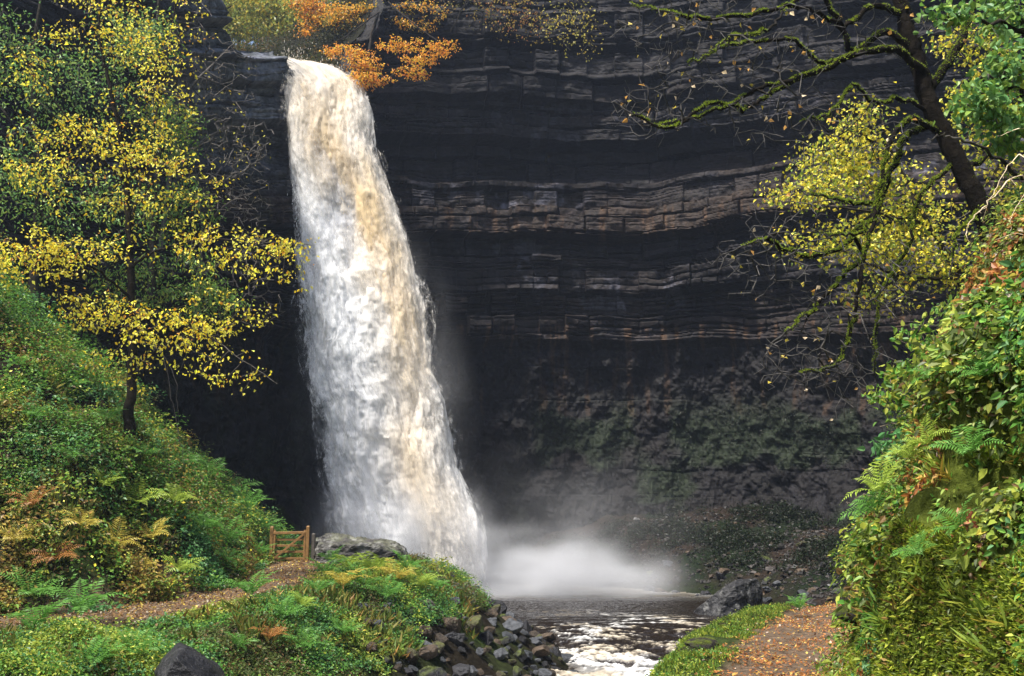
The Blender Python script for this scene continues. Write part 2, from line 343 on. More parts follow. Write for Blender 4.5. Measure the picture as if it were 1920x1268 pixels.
# ------------------------------------------------------------------ waterfall
LE = np.array([(112, 529), (150, 533), (200, 536), (300, 541), (400, 544), (480, 546), (640, 558), (700, 560), (760, 588), (900, 600), (1000, 615), (1110, 640)], float)
RE = np.array([(112, 556), (120, 596), (132, 640), (158, 682), (200, 698), (280, 708), (380, 748), (480, 784), (560, 808), (680, 828), (800, 852), (880, 868), (940, 896), (1000, 918), (1050, 928), (1110, 925)], float)
def fall_layer(ws, ds, seed, amp, nu=300, nv=900, dy=0, vmax=1120):
    v = np.linspace(108, vmax, nv); t = np.clip((v - 112) / 1000, 0, 2)
    yd = 55.9 - 3.2 * np.clip(t, 0, 1) ** .6 + 2.6 * np.clip((116 - v) / 8, 0, 1) ** 1.3
    L = np.array([at(u, q, y) for u, q, y in zip(np.interp(v, LE[:, 0], LE[:, 1]), v, yd)])
    Rr = np.array([at(u, q, y) for u, q, y in zip(np.interp(v, RE[:, 0], RE[:, 1]), v, yd)])
    c0 = (L + Rr) / 2; hw = (Rr[:, 0] - L[:, 0]) / 2
    ph = np.linspace(0, 2 * np.pi, nu, endpoint=False); 
    ph = ph + .0 * np.sin(2 * ph)
    th = (.45 + 1.5 * np.clip(t, 0, 1) ** .7) * ds
    cph, sph = np.cos(ph)[None], np.sin(ph)[None]
    ex = np.sign(cph) * np.abs(cph) ** .8
    hwv = (hw * ws)[:, None]
    arc = hwv * ph[None] ; 
    ax = hwv * ex; along = (c0[0, 2] - c0[:, 2])[:, None]
    # lumpy, downward-trailing billows
    sx = ax; sy = along * .29
    warp = (fbm(sx * .5, sy * .5, sph * .8 + seed, 3, seed) - .5) * 1.6
    n1 = fbm(sx * .55 + warp, sy * .6, sph * 1.2 + seed, 3, seed + 1)
    n2 = 1 - np.abs(2 * fbm(sx * 1.6 + warp, sy * 1.5, sph * 2 + seed, 4, seed + 2, .55) - 1)
    n3 = fbm(sx * 6, sy * 4.5, sph * 6 + seed, 3, seed + 3, .6)
    tt = np.clip(t, 0, 1)[:, None]
    D = amp * ((n1 - .5) * 2.6 + (n2 - .6) * .6 + (n3 - .5) * .42) * (.3 + .7 * tt ** .5)
    x = c0[:, 0][:, None] + ax + ex * D * .55
    y = c0[:, 1][:, None] + dy - sph * (th[:, None] + D)
    z = c0[:, 2][:, None] + 0 * ax + (n1 - .5) * .3
    sh = ax / (hw[:, None] + 1e-6) * 1.3 * (1 - tt) ** 1.5; y = y + sh; z = z + sh * .46 - np.clip(np.abs(ex), 0, 1) ** 3 * .25 * (1 - tt) ** 6
    # colour: white with a peat-stained run down the right of the stream
    k = ex * 0 + ax / (hw[:, None] + 1e-6)        # -1..1 across
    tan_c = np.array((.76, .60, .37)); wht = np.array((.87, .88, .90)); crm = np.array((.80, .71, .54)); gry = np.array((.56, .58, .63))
    pos = np.interp(t, [0, .15, .3, .4, .6, .8, 1], [.0, .0, .45, .5, .45, .5, .5])[:, None] + (fbm(along * .15, 0, 0, 3, 91) - .5) * .5
    wd = np.interp(t, [0, .15, .3, .5, .8, 1], [1.2, .9, .45, .4, .38, .3])[:, None]
    st = np.exp(-((k - pos) / wd) ** 2) * (.35 + 1.1 * fbm(sx * 1.1 + warp, sy * .9, seed, 3, seed + 7))
    st = st * np.interp(t, [0, .3, .6, .85, 1.0], [.62, .95, .62, .6, .35])[:, None]
    col = lerp(wht, tan_c, np.clip(st, 0, 1)[..., None])
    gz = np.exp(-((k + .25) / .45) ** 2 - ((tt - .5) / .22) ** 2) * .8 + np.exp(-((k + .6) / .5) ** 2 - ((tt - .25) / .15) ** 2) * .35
    col = lerp(col, gry, (np.clip(gz * (1.6 - n1 * 1.6) + (0.5 - n2) * .8 + (.44 - n1) * 3.2, 0, .85) * sstep(1.05, .75, tt))[..., None])  # grey shading in the hollows between plumes, painted into the colour
    flow = np.stack([ax + 20, along + 0 * ax, 3.0 * sph + seed + 0 * ax], -1)
    den = (1 - np.abs(ex) ** 2.2) * 1.04 * np.ones_like(ax)
    den = den * sstep(0, .02, tt + .004) - gz * .35
    return x, y, z, col, flow, den
def m_fall(name, lo, hi, sc, amax):
    m, t, p = newmat(name)
    a = node(t, 'ShaderNodeAttribute', attribute_name='Col'); t.links.new(a.outputs['Color'], p.inputs['Base Color'])
    p.inputs['Roughness'].default_value = .9; p.inputs['Specular IOR Level'].default_value = .1
    tr = node(t, 'ShaderNodeBsdfTranslucent'); t.links.new(a.outputs['Color'], tr.inputs[0])
    mx = node(t, 'ShaderNodeMixShader'); mx.inputs[0].default_value = .35
    t.links.new(p.outputs[0], mx.inputs[1]); t.links.new(tr.outputs[0], mx.inputs[2])
    f = node(t, 'ShaderNodeAttribute', attribute_name='flow'); d = node(t, 'ShaderNodeAttribute', attribute_name='den')
    mp = node(t, 'ShaderNodeMapping'); mp.inputs['Scale'].default_value = (sc * 1.2, sc * .27, sc * .5)
    t.links.new(f.outputs['Vector'], mp.inputs[0])
    n = node(t, 'ShaderNodeTexNoise'); n.inputs['Scale'].default_value = 1; n.inputs['Detail'].default_value = 8; n.inputs['Roughness'].default_value = .78; n.inputs['Distortion'].default_value = .4
    t.links.new(mp.outputs[0], n.inputs['Vector'])
    # threshold falls as density rises
    s = node(t, 'ShaderNodeMath', operation='MULTIPLY_ADD'); t.links.new(d.outputs['Fac'], s.inputs[0]); s.inputs[1].default_value = .42
    t.links.new(n.outputs['Fac'], s.inputs[2])
    mr = node(t, 'ShaderNodeMapRange'); mr.inputs[1].default_value = lo; mr.inputs[2].default_value = hi; mr.inputs[4].default_value = amax
    mr.interpolation_type = 'SMOOTHSTEP'
    t.links.new(s.outputs[0], mr.inputs[0])
    tp = node(t, 'ShaderNodeBsdfTransparent'); m2 = node(t, 'ShaderNodeMixShader')
    t.links.new(mr.outputs[0], m2.inputs[0]); t.links.new(tp.outputs[0], m2.inputs[1]); t.links.new(mx.outputs[0], m2.inputs[2])
    t.links.new(m2.outputs[0], t.nodes['Material Output'].inputs[0])
    return m
wf = bpy.data.objects.new('waterfall', None); C.objects.link(wf); wf['kind'] = 'structure'
for nm, args, mat in (('water_core', (.86, .5, 101, .95), ('falling_water_core', .44, .66, 1.1, 1.0)),
                      ('water_body', (.98, .85, 131, 1.15), ('falling_water_body', .60, .82, 2.2, 1.0)),
                      ('water_veil', (1.08, 1.2, 171, 1.35), ('falling_water_veil', .68, .94, 3.4, .8)),
                      ('outer_spray', (1.2, 1.5, 211, 1.5), ('falling_water_spray', .74, 1.02, 5.0, .6))):
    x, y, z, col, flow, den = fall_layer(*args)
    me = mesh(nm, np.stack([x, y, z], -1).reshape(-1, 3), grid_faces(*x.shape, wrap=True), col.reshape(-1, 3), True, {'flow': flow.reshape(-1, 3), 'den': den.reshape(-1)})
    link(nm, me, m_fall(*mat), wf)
# flying drops and strings of spray torn off the edges
x, y, z, col, flow, den = fall_layer(.80, .95, 301, 1.0)
n = 6000
iv = (RNG.random(n) ** 1.5 * (x.shape[0] * .45)).astype(int); iu = RNG.integers(0, x.shape[1], n)
P = np.stack([x[iv, iu], y[iv, iu], z[iv, iu]], -1)
P += RNG.normal(0, 1, (n, 3)) * np.array((.14, .4, .3)) * (1 + .8 * iv[:, None] / x.shape[0])
cm = fbm(P[:, 0] * 1.2, P[:, 2] * .6, P[:, 1], 3, 303); P = P[cm > .47]; cc = col[iv, iu][cm > .47]
n = len(P); L = RNG.uniform(.04, .12, n); W = RNG.uniform(.008, .02, n)
oct_ = np.array([(0, 0, 1), (1, 0, 0), (0, 1, 0), (-1, 0, 0), (0, -1, 0), (0, 0, -1)], float)
V = P[:, None] + oct_[None] * np.stack([W, W, L], -1)[:, None]
fo = np.array([(0, 1, 2), (0, 2, 3), (0, 3, 4), (0, 4, 1), (5, 2, 1), (5, 3, 2), (5, 4, 3), (5, 1, 4)])
Fd = (fo[None] + 6 * np.arange(n)[:, None, None]).reshape(-1, 3)
M_drop = m_attr('drops', .5, .3, transl=.3)
o = link('spray_drops', mesh('spray_drops', V.reshape(-1, 3), Fd, np.repeat(cc, 6, 0)), M_drop, wf); o['kind'] = 'stuff'

# ------------------------------------------------------------------ river
xs = np.linspace(-14, 13, 620); ys = np.concatenate([np.linspace(2, 24, 60), np.linspace(24.1, 48, 620), np.linspace(48.1, 61, 80)])
X, Y = np.meshgrid(xs, ys)
rap = sstep(45, 38, Y)
big = fbm(X * .35, Y * .5, 0, 3, 401); mid_ = 1 - np.abs(2 * fbm(X * .9 + big * 2, Y * 1.5, 0, 4, 403) - 1); fine = fbm(X * 6, Y * 8, 0, 4, 405, .65)
Zw = WL(Y) + rap * ((big - .5) * .5 + (mid_ - .6) * .34 + (fine - .5) * .12) * sstep(43, 34, Y) + (1 - rap) * (fine - .5) * .08
foam = rap * sstep(.80, .98, .55 * mid_ + .35 * big + .28 * fine + .10 * sstep(34, 30, Y))
foam = np.maximum(foam, sstep(31.5, 29.5, Y + (fine - .5) * 1.2) * sstep(.42, .6, mid_ * .6 + fine * .5))
foam = np.maximum(foam, sstep(49, 57, Y + big * 3) * .5)
foam = np.clip(foam * (-.5 + 2.6 * fine), 0, 1)
wc = lerp(np.array((.010, .007, .005)), lerp(np.array((.42, .37, .29)), np.array((.60, .60, .59)), sstep(.4, .6, fbm(X * .8, Y, 0, 3, 407))[..., None]), foam[..., None])
m, t, p = newmat('river_water')
a = node(t, 'ShaderNodeAttribute', attribute_name='Col'); t.links.new(a.outputs['Color'], p.inputs['Base Color'])
fa = node(t, 'ShaderNodeAttribute', attribute_name='foam')
mr = node(t, 'ShaderNodeMapRange'); mr.inputs[3].default_value = .22; mr.inputs[4].default_value = .8; p.inputs['Specular IOR Level'].default_value = .3; t.links.new(fa.outputs['Fac'], mr.inputs[0]); t.links.new(mr.outputs[0], p.inputs['Roughness'])
tc = node(t, 'ShaderNodeTexCoord'); n_ = node(t, 'ShaderNodeTexNoise'); n_.inputs['Scale'].default_value = 5; n_.inputs['Detail'].default_value = 6
t.links.new(tc.outputs['Object'], n_.inputs['Vector']); b = node(t, 'ShaderNodeBump'); b.inputs['Strength'].default_value = .5; b.inputs['Distance'].default_value = .08
t.links.new(n_.outputs['Fac'], b.inputs['Height']); t.links.new(b.outputs[0], p.inputs['Normal'])
link('river', mesh('river', np.stack([X, Y, Zw], -1).reshape(-1, 3), grid_faces(*X.shape), wc.reshape(-1, 3), True, {'foam': foam.reshape(-1)}), m)['kind'] = 'structure'

# ------------------------------------------------------------------ leaves
def leaves(acc, P, D, N, L, W, col, near=False, fold=.25, droop=.15):
    """leaf blades: base P, direction D, face normal N, length L, width W, colour per leaf"""
    n = len(P)
    if n == 0: return
    D = unit(D); S = unit(np.cross(D, N)); N = unit(np.cross(S, D))
    L = np.broadcast_to(L, (n,))[:, None]; W = np.broadcast_to(W, (n,))[:, None]; hw = W / 2
    tip = P + D * L - N * L * droop
    if not near:
        V = np.stack([P, P + D * L * .45 + S * hw + N * hw * fold, tip, P + D * L * .45 - S * hw + N * hw * fold], 1)
        f = np.array([(0, 1, 2), (0, 2, 3)]); k = 4
        Fs = (f[None] + k * np.arange(n)[:, None, None]).reshape(-1, 3)
    else:
        V = np.stack([P, P + D * L * .28 + S * hw * .85 + N * hw * fold, P + D * L * .62 + S * hw * .8 + N * hw * fold * .8 - N * L * droop * .4, tip,
                      P + D * L * .62 - S * hw * .8 + N * hw * fold * .8 - N * L * droop * .4, P + D * L * .28 - S * hw * .85 + N * hw * fold,], 1)
        f = np.array([(0, 1, 2, 3), (0, 3, 4, 5)]); k = 6
        Fs = (f[None] + k * np.arange(n)[:, None, None]).reshape(-1, 4)
    acc.add(V.reshape(-1, 3), Fs, np.repeat(np.broadcast_to(col, (n, 3)), k, 0))
def pick(pal, n, rng=RNG, jit=.25):
    pal = np.array(pal, float); wts = pal[:, 3] / pal[:, 3].sum()
    c = pal[rng.choice(len(pal), n, p=wts), :3]
    return np.clip(c * (1 + rng.uniform(-jit, jit, (n, 1))), 0, .9)

# ------------------------------------------------------------------ trees
def tubes(acc, chains, col0, sides=5, thin=None):
    for pts, rad in chains:
        col = col0 if thin is None else lerp(np.array(thin), np.array(col0), np.repeat(np.clip(np.asarray(rad, float) / thin_r, 0, 1), 10 if rad[0] > .08 else (6 if rad[0] > .02 else (4 if rad[0] > .009 else 3)))[:, None])
        pts = np.asarray(pts, float); n = len(pts)
        if n < 2: continue
        sd_ = 10 if rad[0] > .08 else (6 if rad[0] > .02 else (4 if rad[0] > .009 else 3))
        T = np.gradient(pts, axis=0); T = unit(T)
        ref = np.array((0, 0, 1.)) if abs(T[0][2]) < .8 else np.array((1., 0, 0))
        A = unit(np.cross(T, ref)); B = np.cross(T, A)
        ang = np.linspace(0, 2 * np.pi, sd_, endpoint=False)
        ring = A[:, None] * np.cos(ang)[None, :, None] + B[:, None] * np.sin(ang)[None, :, None]
        rr = np.asarray(rad)[:, None, None]
        if sd_ == 10: rr = rr * (1 + .16 * (RNG.random((n, sd_, 1)) - .5))
        V = pts[:, None] + ring * rr
        acc.add(V.reshape(-1, 3), grid_faces(n, sd_, wrap=True), col)
thin_r = .02
class Tree:
    def __init__(s, seed=1):
        s.rng = np.random.default_rng(seed); s.P = np.zeros((60000, 3)); s.par = []; s.rmin = []; s.n = 0; s.tips = []
        s.fixed = []
    def _add(s, p, par, r):
        s.P[s.n] = p; s.par.append(par); s.rmin.append(r); s.n += 1; return s.n - 1
    def limb(s, pts, r0, r1, wob=.06, join=True):
        pts = np.asarray(pts, float); cp = catmull(pts, 8)
        cp[1:-1] += s.rng.normal(0, 1, (len(cp) - 2, 3)) * wob * .35
        n = len(cp); par = -1
        if s.n and join:
            par = int(np.argmin(((s.P[:s.n] - cp[0]) ** 2).sum(1)))
        for i, p in enumerate(cp):
            par = s._add(p, par, lerp(r0, r1, (i / (n - 1)) ** .8))
    def fill(s, c, rad, n, step=.35, wig=.12, sag=0.0, maxd=9e9, shell=0.0):
        c = np.asarray(c, float); rad = np.asarray(rad, float)
        q = s.rng.normal(0, 1, (n, 3)); q = unit(q) * (s.rng.random((n, 1)) ** (1 / (2.2 + shell))); q = c + q * rad
        d = np.array([((s.P[:s.n] - p) ** 2).sum(1).min() for p in q])
        for p in q[np.argsort(d)]:
            dd = ((s.P[:s.n] - p) ** 2).sum(1); k = int(np.argmin(dd)); a = s.P[k].copy(); L = math.sqrt(dd[k])
            if L > maxd or L < 1e-4: continue
            m = max(1, int(L / step)); par = k; side = s.rng.normal(0, 1, 3) * L * wig
            for i in range(1, m + 1):
                f = i / m; b = 4 * f * (1 - f)
                pp = a + (p - a) * f + side * b + np.array((0, 0, 1)) * L * sag * b
                if i < m: pp = pp + s.rng.normal(0, 1, 3) * .03 * min(L, 1)
                par = s._add(pp, par, 0)
            s.tips.append((par, unit(p - a)))
    def build(s, rt=.006, pw=.42, rmax=9):
        n = s.n; cnt = np.zeros(n); ch = [[] for _ in range(n)]
        for i in range(n):
            if s.par[i] >= 0: ch[s.par[i]].append(i)
        for i in range(n - 1, -1, -1):
            cnt[i] = max(cnt[i], 1)
            if s.par[i] >= 0: cnt[s.par[i]] += cnt[i] if len(ch[i]) != 0 or True else 1
        # leaf counts: use number of descendant tips
        tips = np.zeros(n)
        for i in range(n - 1, -1, -1):
            if not ch[i]: tips[i] = 1
            if s.par[i] >= 0: tips[s.par[i]] += tips[i]
        r = np.minimum(rt * tips ** pw, rmax); r = np.maximum(r, np.array(s.rmin))
        for i in range(n):
            if s.par[i] >= 0 and r[i] > r[s.par[i]] * 1.0 and s.rmin[i] == 0: r[i] = r[s.par[i]] * .9
        chains = []; stack = [i for i in range(n) if s.par[i] < 0]
        starts = [(i, None) for i in stack]
        while starts:
            i, p = starts.pop(); pts = []; rad = []
            if p is not None: pts.append(s.P[p]); rad.append(min(r[p], r[i] * 1.25))
            while True:
                pts.append(s.P[i]); rad.append(r[i])
                if not ch[i]: break
                cs = sorted(ch[i], key=lambda q: -(r[q] * 1000 + tips[q])); 
                for q in cs[1:]: starts.append((q, i))
                i = cs[0]
            chains.append((np.array(pts), np.array(rad)))
        s.r = r; return chains
    def tip_arrays(s):
        P = np.array([s.P[i] for i, _ in s.tips]); D = np.array([d for _, d in s.tips]); return P, D
def put_leaves(acc, P, D, k, spread, L, W, pal, rng, up=.6, near=False, flat=.5, droop=.2, jl=.3):
    n = len(P)
    if not n: return
    P = np.repeat(P, k, 0); D = np.repeat(D, k, 0); m = len(P)
    back = rng.random((m, 1)) * spread * 1.6
    P = P - D * back + rng.normal(0, 1, (m, 3)) * spread * np.array((1, 1, flat))
    d = D * .5 + rng.normal(0, 1, (m, 3)) * .7; d[:, 2] -= droop * 1.2
    N = rng.normal(0, 1, (m, 3)) * (1 - up) + np.array((0, 0, 1)) * up
    s_ = 1 + rng.uniform(-jl, jl, m)
    leaves(acc, P, d, N, L * s_, W * s_, pick(pal, m, rng), near, droop=droop)
def make_tree(name, tr, bark, label, cat, group=None, leafargs=None, rt=.006, pw=.42, base=None, leafmat=None, extra=None):
    ch = tr.build(rt, pw); base = tr.P[0].copy() if base is None else base
    root = bpy.data.objects.new(name, None); C.objects.link(root); root.location = [float(q) for q in base]
    tag(root, label, cat, group)
    a = Acc(); tubes(a, ch, bark, thin=np.array(bark) * 2.8 + .09)  # thin twigs get a paler colour to look lit against dark rock
    me = a.mesh('trunk', True); o = link('trunk', me, M_bark, root); me.transform(__import__('mathutils').Matrix.Translation(-Vector([float(q) for q in base])))
    if leafargs:
        a = Acc()
        P, D = tr.tip_arrays()
        for la in leafargs:
            sel = la.get('sel'); m = np.ones(len(P), bool) if sel is None else sel(P)
            kw = {k: v for k, v in la.items() if k != 'sel'}
            put_leaves(a, P[m], D[m], rng=tr.rng, **kw)
        if a.n:
            me = a.mesh('crown'); me.transform(__import__('mathutils').Matrix.Translation(-Vector([float(q) for q in base])))
            link('crown', me, M_leaf, root)
    return root
YEL = [(.86, .74, .06, 4), (.88, .80, .14, 3), (.74, .52, .03, 2), (.40, .38, .05, 2), (.60, .28, .03, .5)]
YGR = [(.50, .46, .05, 3), (.30, .36, .05, 3), (.62, .50, .06, 3), (.18, .26, .04, 2)]
GRN = [(.12, .24, .045, 4), (.18, .30, .05, 3), (.08, .16, .04, 2), (.30, .36, .06, 1)]
BGR = [(.12, .27, .09, 3), (.18, .34, .11, 3), (.24, .36, .09, 1.5), (.34, .38, .06, .6)]
ORA = [(.78, .36, .04, 4), (.82, .46, .06, 3), (.66, .24, .04, 2), (.74, .56, .06, 2)]
OLI = [(.20, .22, .04, 3), (.30, .27, .05, 3), (.13, .17, .035, 2)]
def px(d, Y): return d * Y / F * 1.02

# A: slim yellow-leaved tree on the left bank
T = Tree(11); Y0 = 27
T.limb([at(245, 862, Y0), at(243, 780, Y0), at(248, 690, Y0), at(246, 560, Y0), at(242, 450, Y0), at(236, 330, Y0), at(215, 200, Y0 - .3), at(190, 90, Y0 - .6), at(185, -30, Y0 - .8)], .17, .03)
T.limb([at(242, 450, Y0), at(262, 350, Y0 + .6), at(285, 250, Y0 + .8), at(310, 130, Y0 + 1.4), at(330, 0, Y0 + 1.6)], .05, .02)
T.limb([at(243, 500, Y0), at(300, 468, Y0 - 1), at(380, 450, Y0 - 1.6), at(470, 452, Y0 - 2), at(585, 460, Y0 - 2.5)], .04, .008)
T.limb([at(238, 340, Y0), at(180, 290, Y0 - 1.2), at(110, 200, Y0 - 1.5), at(30, 90, Y0 - 2)], .045, .012)
T.limb([at(246, 560, Y0), at(170, 500, Y0 - 1.4), at(80, 475, Y0 - 2), at(-10, 470, Y0 - 2.4)], .045, .012)
T.limb([at(246, 600, Y0), at(320, 590, Y0 - 1.2), at(420, 650, Y0 - 2), at(520, 720, Y0 - 2.6)], .035, .006)
T.limb([at(243, 400, Y0), at(330, 300, Y0 - .6), at(400, 260, Y0 - 1)], .03, .008)
for (u, v, dy, ru, rv, n) in [(200, 60, -1, 150, 70, 80), (290, 130, .5, 100, 80, 60), (130, 250, -1.2, 110, 50, 60), (250, 285, -1, 110, 60, 90), (90, 330, -1.5, 80, 45, 55),
                              (290, 215, 0, 120, 50, 45), (200, 375, -1, 130, 35, 45), (110, 470, -1.8, 120, 55, 110), (50, 500, -2, 80, 50, 60), (200, 590, -1.2, 110, 40, 80),
                              (330, 620, -1.5, 110, 45, 90), (420, 480, -1.6, 80, 60, 45), (520, 465, -2.3, 70, 18, 28), (330, 440, -.6, 90, 60, 30), (260, 680, -1, 130, 55, 40), (430, 690, -2.1, 90, 45, 22),
                              (430, 570, -1.6, 120, 50, 30), (50, 120, -1.5, 60, 70, 25), (350, 340, -.8, 80, 45, 30), (510, 520, -2, 60, 60, 18), (300, 30, 0.6, 140, 60, 40)]:
    T.fill(at(u, v, Y0 + dy), (px(ru, 27) * 1.05, 1.05, px(rv, 27)), int(n * .8), wig=.16, sag=.05)
# bare hanging shoots beside the trunk
T.limb([at(246, 640, Y0), at(300, 660, Y0 - .6), at(325, 760, Y0 - .8), at(345, 870, Y0 - .8)], .015, .004)
T.limb([at(300, 655, Y0 - .6), at(330, 720, Y0 - .7), at(335, 840, Y0 - .7)], .012, .004)
make_tree('yellow_leaved_tree', T, (.022, .018, .013), 'slim dark trunked tree with bright yellow leaves on the left bank', 'tree',
          leafargs=[dict(k=9, spread=.17, L=.092, W=.06, jl=.45, pal=YEL, up=.55, flat=.35, droop=.35)], rt=.0055)

# C: green trees behind it
def pad_tree(name, seed, base_, limbs, pads, leaf, label, cat='tree', group=None, bark=(.03, .026, .02), rt=.006, dep=None, **kw):
    T = Tree(seed)
    for l in limbs: T.limb(*l)
    for (c, rad, n) in pads: T.fill(c, rad, n, **kw)
    return make_tree(name, T, bark, label, cat, group, leaf, rt=rt)
Yc = 34
pad_tree('ash_tree', 21, None,
         [([at(70, 620, Yc), at(62, 480, Yc), at(75, 330, Yc), at(60, 150, Yc), at(80, -40, Yc)], .2, .05), ([at(66, 400, Yc), at(150, 300, Yc), at(260, 180, Yc + 1)], .08, .02),
          ([at(70, 300, Yc), at(0, 200, Yc - 1), at(-60, 120, Yc)], .07, .02)],
         [(at(60, 160, Yc), (px(90, Yc), 1.6, px(110, Yc)), 130), (at(40, 330, Yc - .5), (px(70, Yc), 1.4, px(120, Yc)), 110), (at(180, 170, Yc + .5), (px(110, Yc), 1.5, px(110, Yc)), 110), (at(10, 60, Yc), (px(50, Yc), 1.2, px(70, Yc)), 40),
          (at(180, 400, Yc), (px(130, Yc), 1.4, px(100, Yc)), 120), (at(250, 50, Yc + .5), (px(90, Yc), 1.4, px(60, Yc)), 60)],
         [dict(k=9, spread=.33, L=.14, W=.06, pal=BGR + GRN + [(.30, .42, .10, 5)], up=.4, flat=.7, droop=.4)], 'feathery green tree behind the yellow tree at the far left')
Yc = 36
pad_tree('ash_tree', 22, None,
         [([at(285, 560, Yc), at(290, 430, Yc), at(300, 280, Yc), at(290, 120, Yc), at(300, -30, Yc)], .16, .05), ([at(292, 420, Yc), at(340, 330, Yc), at(370, 260, Yc + .5)], .06, .02)],
         [(at(310, 250, Yc), (px(70, Yc), 1.4, px(80, Yc)), 90), (at(330, 390, Yc), (px(80, Yc), 1.3, px(60, Yc)), 70), (at(280, 80, Yc), (px(70, Yc), 1.2, px(60, Yc)), 45), (at(290, 530, Yc), (px(140, Yc), 1.3, px(70, Yc)), 110),
          (at(400, 560, Yc), (px(70, Yc), 1, px(45, Yc)), 45)],
         [dict(k=14, spread=.27, L=.15, W=.055, pal=GRN + [(.24, .27, .04, 3)], up=.4, flat=.6, droop=.4)], 'green and olive tree between the yellow tree and the cliff')

# B: bare grey trees on the ledge left of the fall
Yb = 46
def bare(seed, b, ends, pads, label, rt=.014, col=(.10, .09, .08), Yb=46, leaf=None):
    T = Tree(seed); T.limb([at(*b[0], Yb), at(*b[1], Yb), at(*b[2], Yb)], .12, .06)
    for e in ends: T.limb([at(*q, Yb + T.rng.uniform(-1, 1)) if i else at(*q, Yb) for i, q in enumerate(e)], .05, .012)
    for (u, v, ru, rv, n) in pads: T.fill(at(u, v, Yb), (px(ru, Yb), 1.6, px(rv, Yb)), int(n * 2.2), wig=.25, sag=.16, step=.3)
    make_tree('bare_tree', T, col, label, 'tree', 'bare trees left of the waterfall', leaf, rt=rt, pw=.36)
bare(31, [(300, 470), (318, 330), (330, 200)], [[(330, 200), (380, 140), (440, 80)], [(318, 330), (400, 250), (490, 235)], [(330, 200), (340, 90), (355, -10)], [(318, 330), (420, 340), (500, 290)]],
     [(400, 150, 90, 90, 110), (440, 260, 80, 60, 110), (350, 60, 60, 80, 60), (450, 320, 70, 70, 80)], 'leafless grey tree with arching twigs against the slab left of the fall',
     leaf=[dict(k=1, spread=.2, L=.14, W=.09, pal=YEL, sel=lambda P: RNG.random(len(P)) < .12)])
bare(32, [(360, 640), (372, 520), (380, 430)], [[(380, 430), (430, 380), (500, 350)], [(372, 520), (440, 480), (520, 440)], [(380, 430), (370, 330), (400, 260)]],
     [(440, 400, 80, 60, 90), (470, 480, 60, 60, 60), (390, 340, 60, 60, 50), (470, 560, 70, 60, 40)], 'lower leafless tree with drooping twigs under the grey slab', col=(.08, .07, .06))

# D: trees on the cliff top
def top_tree(seed, Y, trunk, pads, pal, label, k=14, L=.2, W=.12, r=.13, n='beech_tree', spread=.3, rt=.012, flat=.35, group='beeches on the cliff top'):
    T = Tree(seed)
    for i, l in enumerate(trunk): T.limb([at(*q[:2], Y + (q[2] if len(q) > 2 else 0)) for q in l], r if i == 0 else r * .45, .03)
    for (u, v, dy, ru, rv, n_) in pads: T.fill(at(u, v, Y + dy), (px(ru, Y), 1.0, px(rv, Y)), n_, wig=.12)
    return make_tree(n, T, (.03, .025, .02), label, 'tree', group, [dict(k=k, spread=spread, L=L, W=W, pal=pal, up=.6, flat=flat, droop=.25)], rt=rt)
top_tree(41, 57.5, [[(735, -60, 3), (725, 0, 2), (700, 50, 1), (690, 100, 0), (670, 140, -1)], [(725, 0, 2), (770, 40, 0), (830, 85, -1)], [(715, 20, 1.5), (660, 60, 0), (610, 90, -1)]],
         [(650, 98, -1, 52, 7, 60), (682, 120, -1.2, 42, 10, 46), (690, 148, -1.4, 50, 9, 50), (675, 160, -1.5, 36, 7, 26), (775, 134, -1, 40, 6, 30), (825, 90, -1, 42, 5, 34), (750, 84, -.5, 45, 11, 40), (790, 112, -.8, 40, 7, 30)], ORA, k=11, L=.15, W=.09, spread=.17, label= 'orange beech spray hanging over the right of the fall lip')
top_tree(42, 60, [[(830, -90, 3), (800, -30, 2), (760, 10, 1), (700, 35, 0)], [(800, -30, 2), (850, 20, 0)]],
         [(690, 22, 0, 90, 14, 90), (740, 50, 0, 100, 14, 90), (640, 35, 0, 50, 30, 60), (790, 20, 0, 70, 20, 60), (700, 62, .3, 80, 16, 60)], ORA[:2] + [(.55, .36, .05, 3), (.30, .27, .05, 4)], 'orange and olive beech above the hanging spray', L=.16, W=.1, spread=.2)
top_tree(43, 62, [[(575, 100, 1), (570, 60, 1), (590, 10, 0), (600, -40, 0)], [(570, 60, 1), (600, 50, 0), (615, 20, 0)]],
         [(600, 40, 0, 38, 34, 60), (590, 68, 0, 34, 18, 40), (575, 10, 0, 40, 20, 40)], ORA[:3] + [(.3, .17, .04, 3)], 'rusty orange beech rising beside the stream above the fall', r=.12)
for i, (u0, Y, lab) in enumerate([(410, 70, 'olive tree half hidden by the rock shoulder at the left of the gap'), (600, 70, 'yellow green tree right of the gap behind the orange beech'), (460, 88, 'pale green tree far behind at the left of the gap'), (530, 90, 'pale green tree far behind in the middle of the gap'), (445, 74, 'yellow green tree leftmost in the gap above the fall'), (520, 72, 'yellow green tree with a bent trunk in the middle of the gap'), (480, 82, 'pale hazy tree farthest back in the gap above the fall'), (560, 78, 'yellow tree behind the rusty beech in the gap')]):
    top_tree(250 + i, Y, [[(u0 + 12, 230), (u0, 50), (u0 - 12, 15), (u0 + 5, -40)], [(u0, 50), (u0 - 30, 20), (u0 - 50, 0)], [(u0 - 5, 30), (u0 + 30, 5), (u0 + 45, -30)]],
             [(u0 - 15, 15, 0, 60, 35, 130), (u0 + 20, 50, 0, 45, 25, 70), (u0, -20, 0, 80, 30, 80), (u0 - 20, 62, 0, 40, 18, 40)] , [(.42, .40, .07, 3), (.30, .34, .07, 3), (.55, .42, .06, 2), (.2, .26, .06, 2)], lab, L=.26, W=.17, k=10, n='beech_tree', spread=.5, flat=.6, group='pale trees in the gap above the fall')
